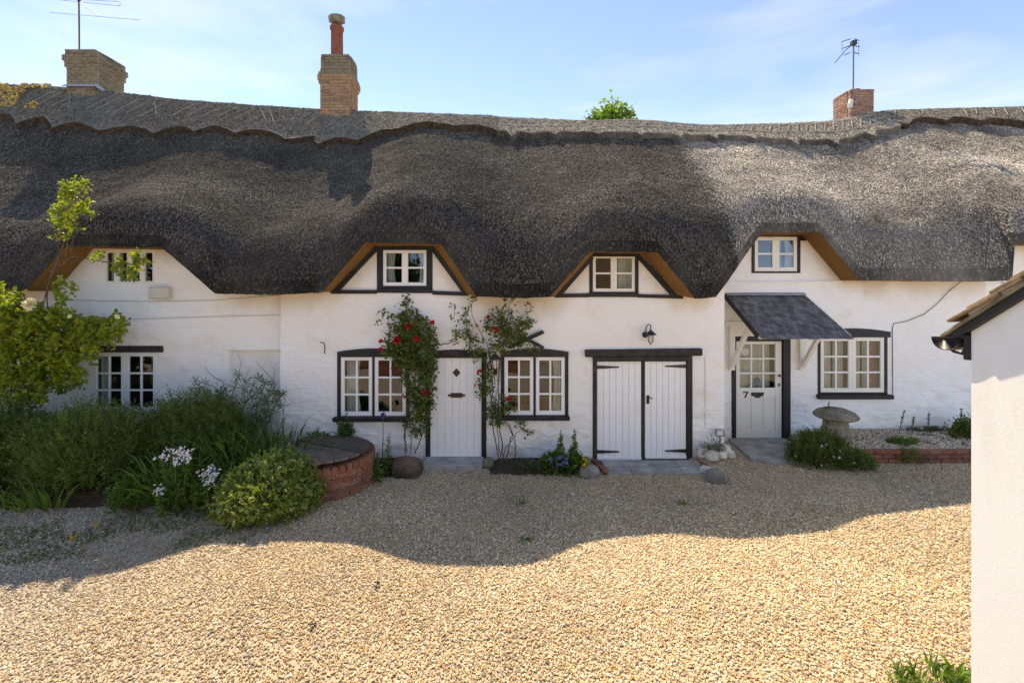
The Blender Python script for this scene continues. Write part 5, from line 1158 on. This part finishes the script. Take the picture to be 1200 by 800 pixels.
MB().tube([P(652, 552, 7.35), P(652, 545, 7.3)], .006, 5).build('stem', MT['greenstem'], pan)
# rockery plants, shrub round the staddle stone, bed plants
bush('rockery_plant', 'wiry little plant among the white rockery stones', 'plant', (XX(836, 7.75), 7.78, .12), (.28, .14, .40), 90, 7, .12, .022, .014, 'leaf_grey', .8, .6, None, True, 4)
sh = bush('flowering_shrub', 'low spreading green shrub in front of the staddle stone', 'shrub', (XX(958, 7.85), 7.85, .0), (.56, .38, .60), 1300, 9, .14, .032, .020, 'leaf_rose', .9, .45, None, True, 6)
for k in range(34):
    p, e = mound_points(1, (XX(958, 7.85), 7.85, 0), (.58, .40, .62)); bloom('flower', p[0], .022, 'petal_white', sh, 7)
bush('flowering_shrub', 'low skirt of green leaves at the right foot of the staddle stone', 'shrub', (XX(998, 7.72), 7.72, .0), (.38, .26, .30), 420, 8, .12, .03, .02, 'leaf_rose', .9, .4, None, True, 4)
bush('trailing_weed', 'trailing green weed hanging over the red bed bricks', 'plant', (XX(1063, 7.95), 7.95, .02), (.26, .12, .26), 90, 7, .10, .028, .018, 'leaf_strap', .9, .2, None, True, 2)
bush('bed_plant', 'flat green mat of leaves in the raised bed', 'plant', (XX(1058, 8.35), 8.35, .17), (.34, .12, .10), 100, 7, .09, .035, .02, 'leaf_strap', .9, .4, None, True, 2)
bush('bed_plant', 'green leafy plant in the raised bed near the outbuilding', 'plant', (XX(1132, 8.6), 8.6, .15), (.36, .14, .42), 170, 8, .14, .05, .03, 'leaf_rose', .8, .6, None, True, 3)
bush('bed_plant', 'ragged leaves along the wall foot of the raised bed', 'plant', (XX(1085, 8.95), 8.95, .2), (.5, .07, .10), 80, 7, .09, .035, .02, 'leaf_grey', .8, .6, None, True, 2)
for k, (px_, h, lab) in enumerate(((1052, .50, 'leaning tall seed spike in the raised bed'), (1068, .40, 'thin middle seed spike in the raised bed'), (1086, .46, 'seed spike with basal leaves in the raised bed'), (1124, .55, 'dark seed spike beside the outbuilding corner'))):
    tt = thing('seed_spike', lab, 'plant', (XX(px_, 8.7), 8.7, .2)); b0 = np.array([XX(px_, 8.7), 8.7, .19]); e0 = b0+np.array([.12 if k == 0 else .04, 0, h]); MB().tube([b0, (b0+e0)/2, e0], .006, 5).build('stem', MT['stem'], tt); lv = Leaves(); q = rng.uniform(.55, 1., 60); lv.add(b0+(e0-b0)*q[:, None], rdir(60, .5), .035, .014, .2); lv.build('seed_head', MT['leaf_grey'], tt)
    if k == 2: lv = Leaves(); lv.ribbon(np.repeat(b0[None], 14, 0), rdir(14, .8), rng.uniform(.16, .28, 14), np.full(14, .02), np.full(14, 1.6)); lv.build('basal_leaves', MT['leaf_strap'], tt)
sp9 = spike('staddle_weed', 'tiny weed growing on top of the staddle stone', (XX(971, 7.95), 7.97, .925), .12, n=26, ll=.05, lw=.02)
# grass tufts at lower right and weeds in the gravel
def tuft(label, c, r, n, ln, wd=.010):
    t = thing('grass_tuft', label, 'grass tuft', (c[0], c[1], 0), 'tufts growing in the gravel'); lv = Leaves(); b = np.stack([c[0]+rng.normal(0, r, n), c[1]+rng.normal(0, r*.7, n), np.full(n, c[2])], 1); lv.ribbon(b, rdir(n, 1.3, .6), ln*rng.uniform(.5, 1.2, n), np.full(n, wd), rng.uniform(.4, 1.8, n)); lv.build('blades', MT['leaf_strap'], t)
tuft('sunlit grass tuft at the bottom edge left of the outbuilding corner', tuple(gpt(1066, 799)), .06, 70, .17, .014); tuft('sunlit leafy tuft at the bottom edge touching the outbuilding corner', tuple(gpt(1115, 796)), .08, 80, .14, .018)
for k, (px_, py_, lab) in enumerate(((612, 590, 'tiny weed in the shaded gravel before the middle window'), (618, 632, 'weed at the shadow edge on the gravel centre'), (800, 590, 'tiny weed in the shaded gravel before the rockery'), (230, 622, 'low grass tuft in the gravel before the leafy mound'), (205, 640, 'small grass tuft on the gravel left of the mound'), (120, 632, 'wispy grass on the earthy gravel at the left'))):
    tuft(lab, tuple(gpt(px_, py_)), .10 if k > 2 else .05, 40, .06, .007)
n = 9000; x = rng.uniform(-8.5, -3.2, n); y = rng.uniform(5.35, 6.5, n)+.05*(x+6); kp = fbm(x*1.4, y*1.6, 3, 3) > -.02; x, y = x[kp], y[kp]; lv = Leaves(); m = len(x)
lv.ribbon(np.stack([x, y, ground_z(x, y)-.005], 1), rdir(m, 1., .8), rng.uniform(.025, .075, m), np.full(m, .008), rng.uniform(.5, 1.5, m), 3); tag(lv.build('ground_moss', MT['leaf_dark'], None), 'thin grass and moss creeping over the gravel edge at left', 'moss', None, 'stuff')
# dry vine on the blocked doorway, fallen leaves
dv = thing('dry_vine', 'dry leafless vine stems clinging to the blocked doorway recess', 'vine', P(300, 500, DA-.02))
for k in range(16):
    a = P(rnd.uniform(262, 330), rnd.uniform(450, 505), DA+.035); e = a+np.array([rnd.uniform(-.55, .25), -.03, rnd.uniform(.2, .75)]); Q = path([a, (a+e)/2+rng.normal(0, .07, 3)*np.array([1, .0, 1]), e], 10, .012); Q[:, 1] = np.where((Q[:, 0] > XX(268, DA)) & (Q[:, 2] < ZZ(411, DA)), DA+.045, DA-.025); MB().tube(Q, np.linspace(.005, .002, 10), 4).build('stem', MT['stem'], dv)
for k, (px_, py_) in enumerate(((368, 733), (442, 687), (86, 631), (112, 616))):
    gq = gpt(px_, py_, .02); dd = gq[1]; t = thing('fallen_leaf', ['curled brown leaf on the sunlit gravel at lower left', 'small dark leaf on the sunlit gravel left of centre', 'yellow fallen leaf on the earthy gravel at the left', 'yellow leaf beside the left planting on the gravel'][k], 'leaf', tuple(gq)); lv = Leaves(); nn = 4; lv.add(np.repeat(gq[None], nn, 0), rdir(nn, .2), .05, .035, .3, .9); lv.build('blade', MT['soil' if k < 2 else 'petal_yellow'], t)

# ================================================================== trees: one behind the roof, others behind the viewer (seen in the panes)
def tree(name, label, base, H, crown, n, ll, mat, group=None):
    t = thing(name, label, 'tree', base, group); bx, by, bz = base; cx_, cy_, cz_, rx, ry, rz = crown
    MB().tube(path([(bx, by, -.1), (bx+.1, by, H*.3), (cx_, cy_, cz_)], 8), np.linspace(.028*H, .008*H, 8), 10).build('trunk', MT['bark'], t, True)
    lv = Leaves(); m = n//40; d = unit(rng.normal(size=(m, 3))); c = np.array([cx_, cy_, cz_])+d*np.array([rx, ry, rz])*(rng.random(m)**.4)[:, None]
    for k in range(0, m, 3 if m < 200 else 25): MB().tube(path([(cx_, cy_, cz_-rz*.7), (np.array([cx_, cy_, cz_])+c[k])/2, c[k]], 6, .05), np.linspace(.006*H, .001*H, 6), 5).build('limb', MT['bark'], t)
    p = np.repeat(c, 40, 0)+rng.normal(0, 1, (m*40, 3))*np.array([rx, ry, rz])*.13; lv.add(p, rdir(m*40, -.1), ll*rng.uniform(.7, 1.2, m*40), ll*.7, .2, np.repeat(rng.random(m)*.6, 40)+rng.random(m*40)*.4); lv.build('crown', MT[mat], t)
Dt = 19.; tipz = ZZ(121, Dt)
tree('garden_tree', 'fresh green tree top peeping over the ridge between the chimneys', (XX(716, Dt), Dt, 0), 10., (XX(716, Dt), Dt, tipz-2.15, 1.15, 1.15, 1.95), 15000, .19, 'leaf_tree')
for k, (x, y, H, r, lab) in enumerate(((-9, -15, 7.5, 3.2, 'broad hedge tree behind the viewer at left, reflected in the panes'), (-2, -17, 8.5, 3.4, 'tall hedge tree straight behind the viewer, reflected in the panes'), (-16, -12, 7, 3., 'hedge tree behind the viewer at far left, reflected in the panes'), (-26, -13, 10, 5., 'tallest spreading tree behind the viewer, beyond the left edge'))):
    tree('hedge_tree', lab, (x, y, 0), H, (x, y, H*.55, r, r*.8, H*.45), 5200, .42, 'leaf_hedge', 'trees behind the viewer')
gw = thing('garden_wall', 'low red brick garden wall behind the viewer, reflected in the panes', 'wall', (-4, -1.5, 0)); MB().box(-11, .9, -1.7, -1.5, -.1, .42, .01).build('brickwork', MT['brick_red'], gw); MB().box(-11.02, .92, -1.73, -1.47, .42, .49, .01).build('coping', MT['brick_red'], gw)
for k in range(6):
    bush('clipped_hedge', ['first', 'second', 'third', 'fourth', 'fifth', 'sixth'][k]+' hedge bush from the left along the low wall behind the viewer', 'hedge', (-9.6+1.95*k, -2.5, .1), (1.15, .6, 1.75), 420, 8, .30, .11, .07, 'leaf_hedge', .9, .4, 'hedge behind the viewer', True, 3)
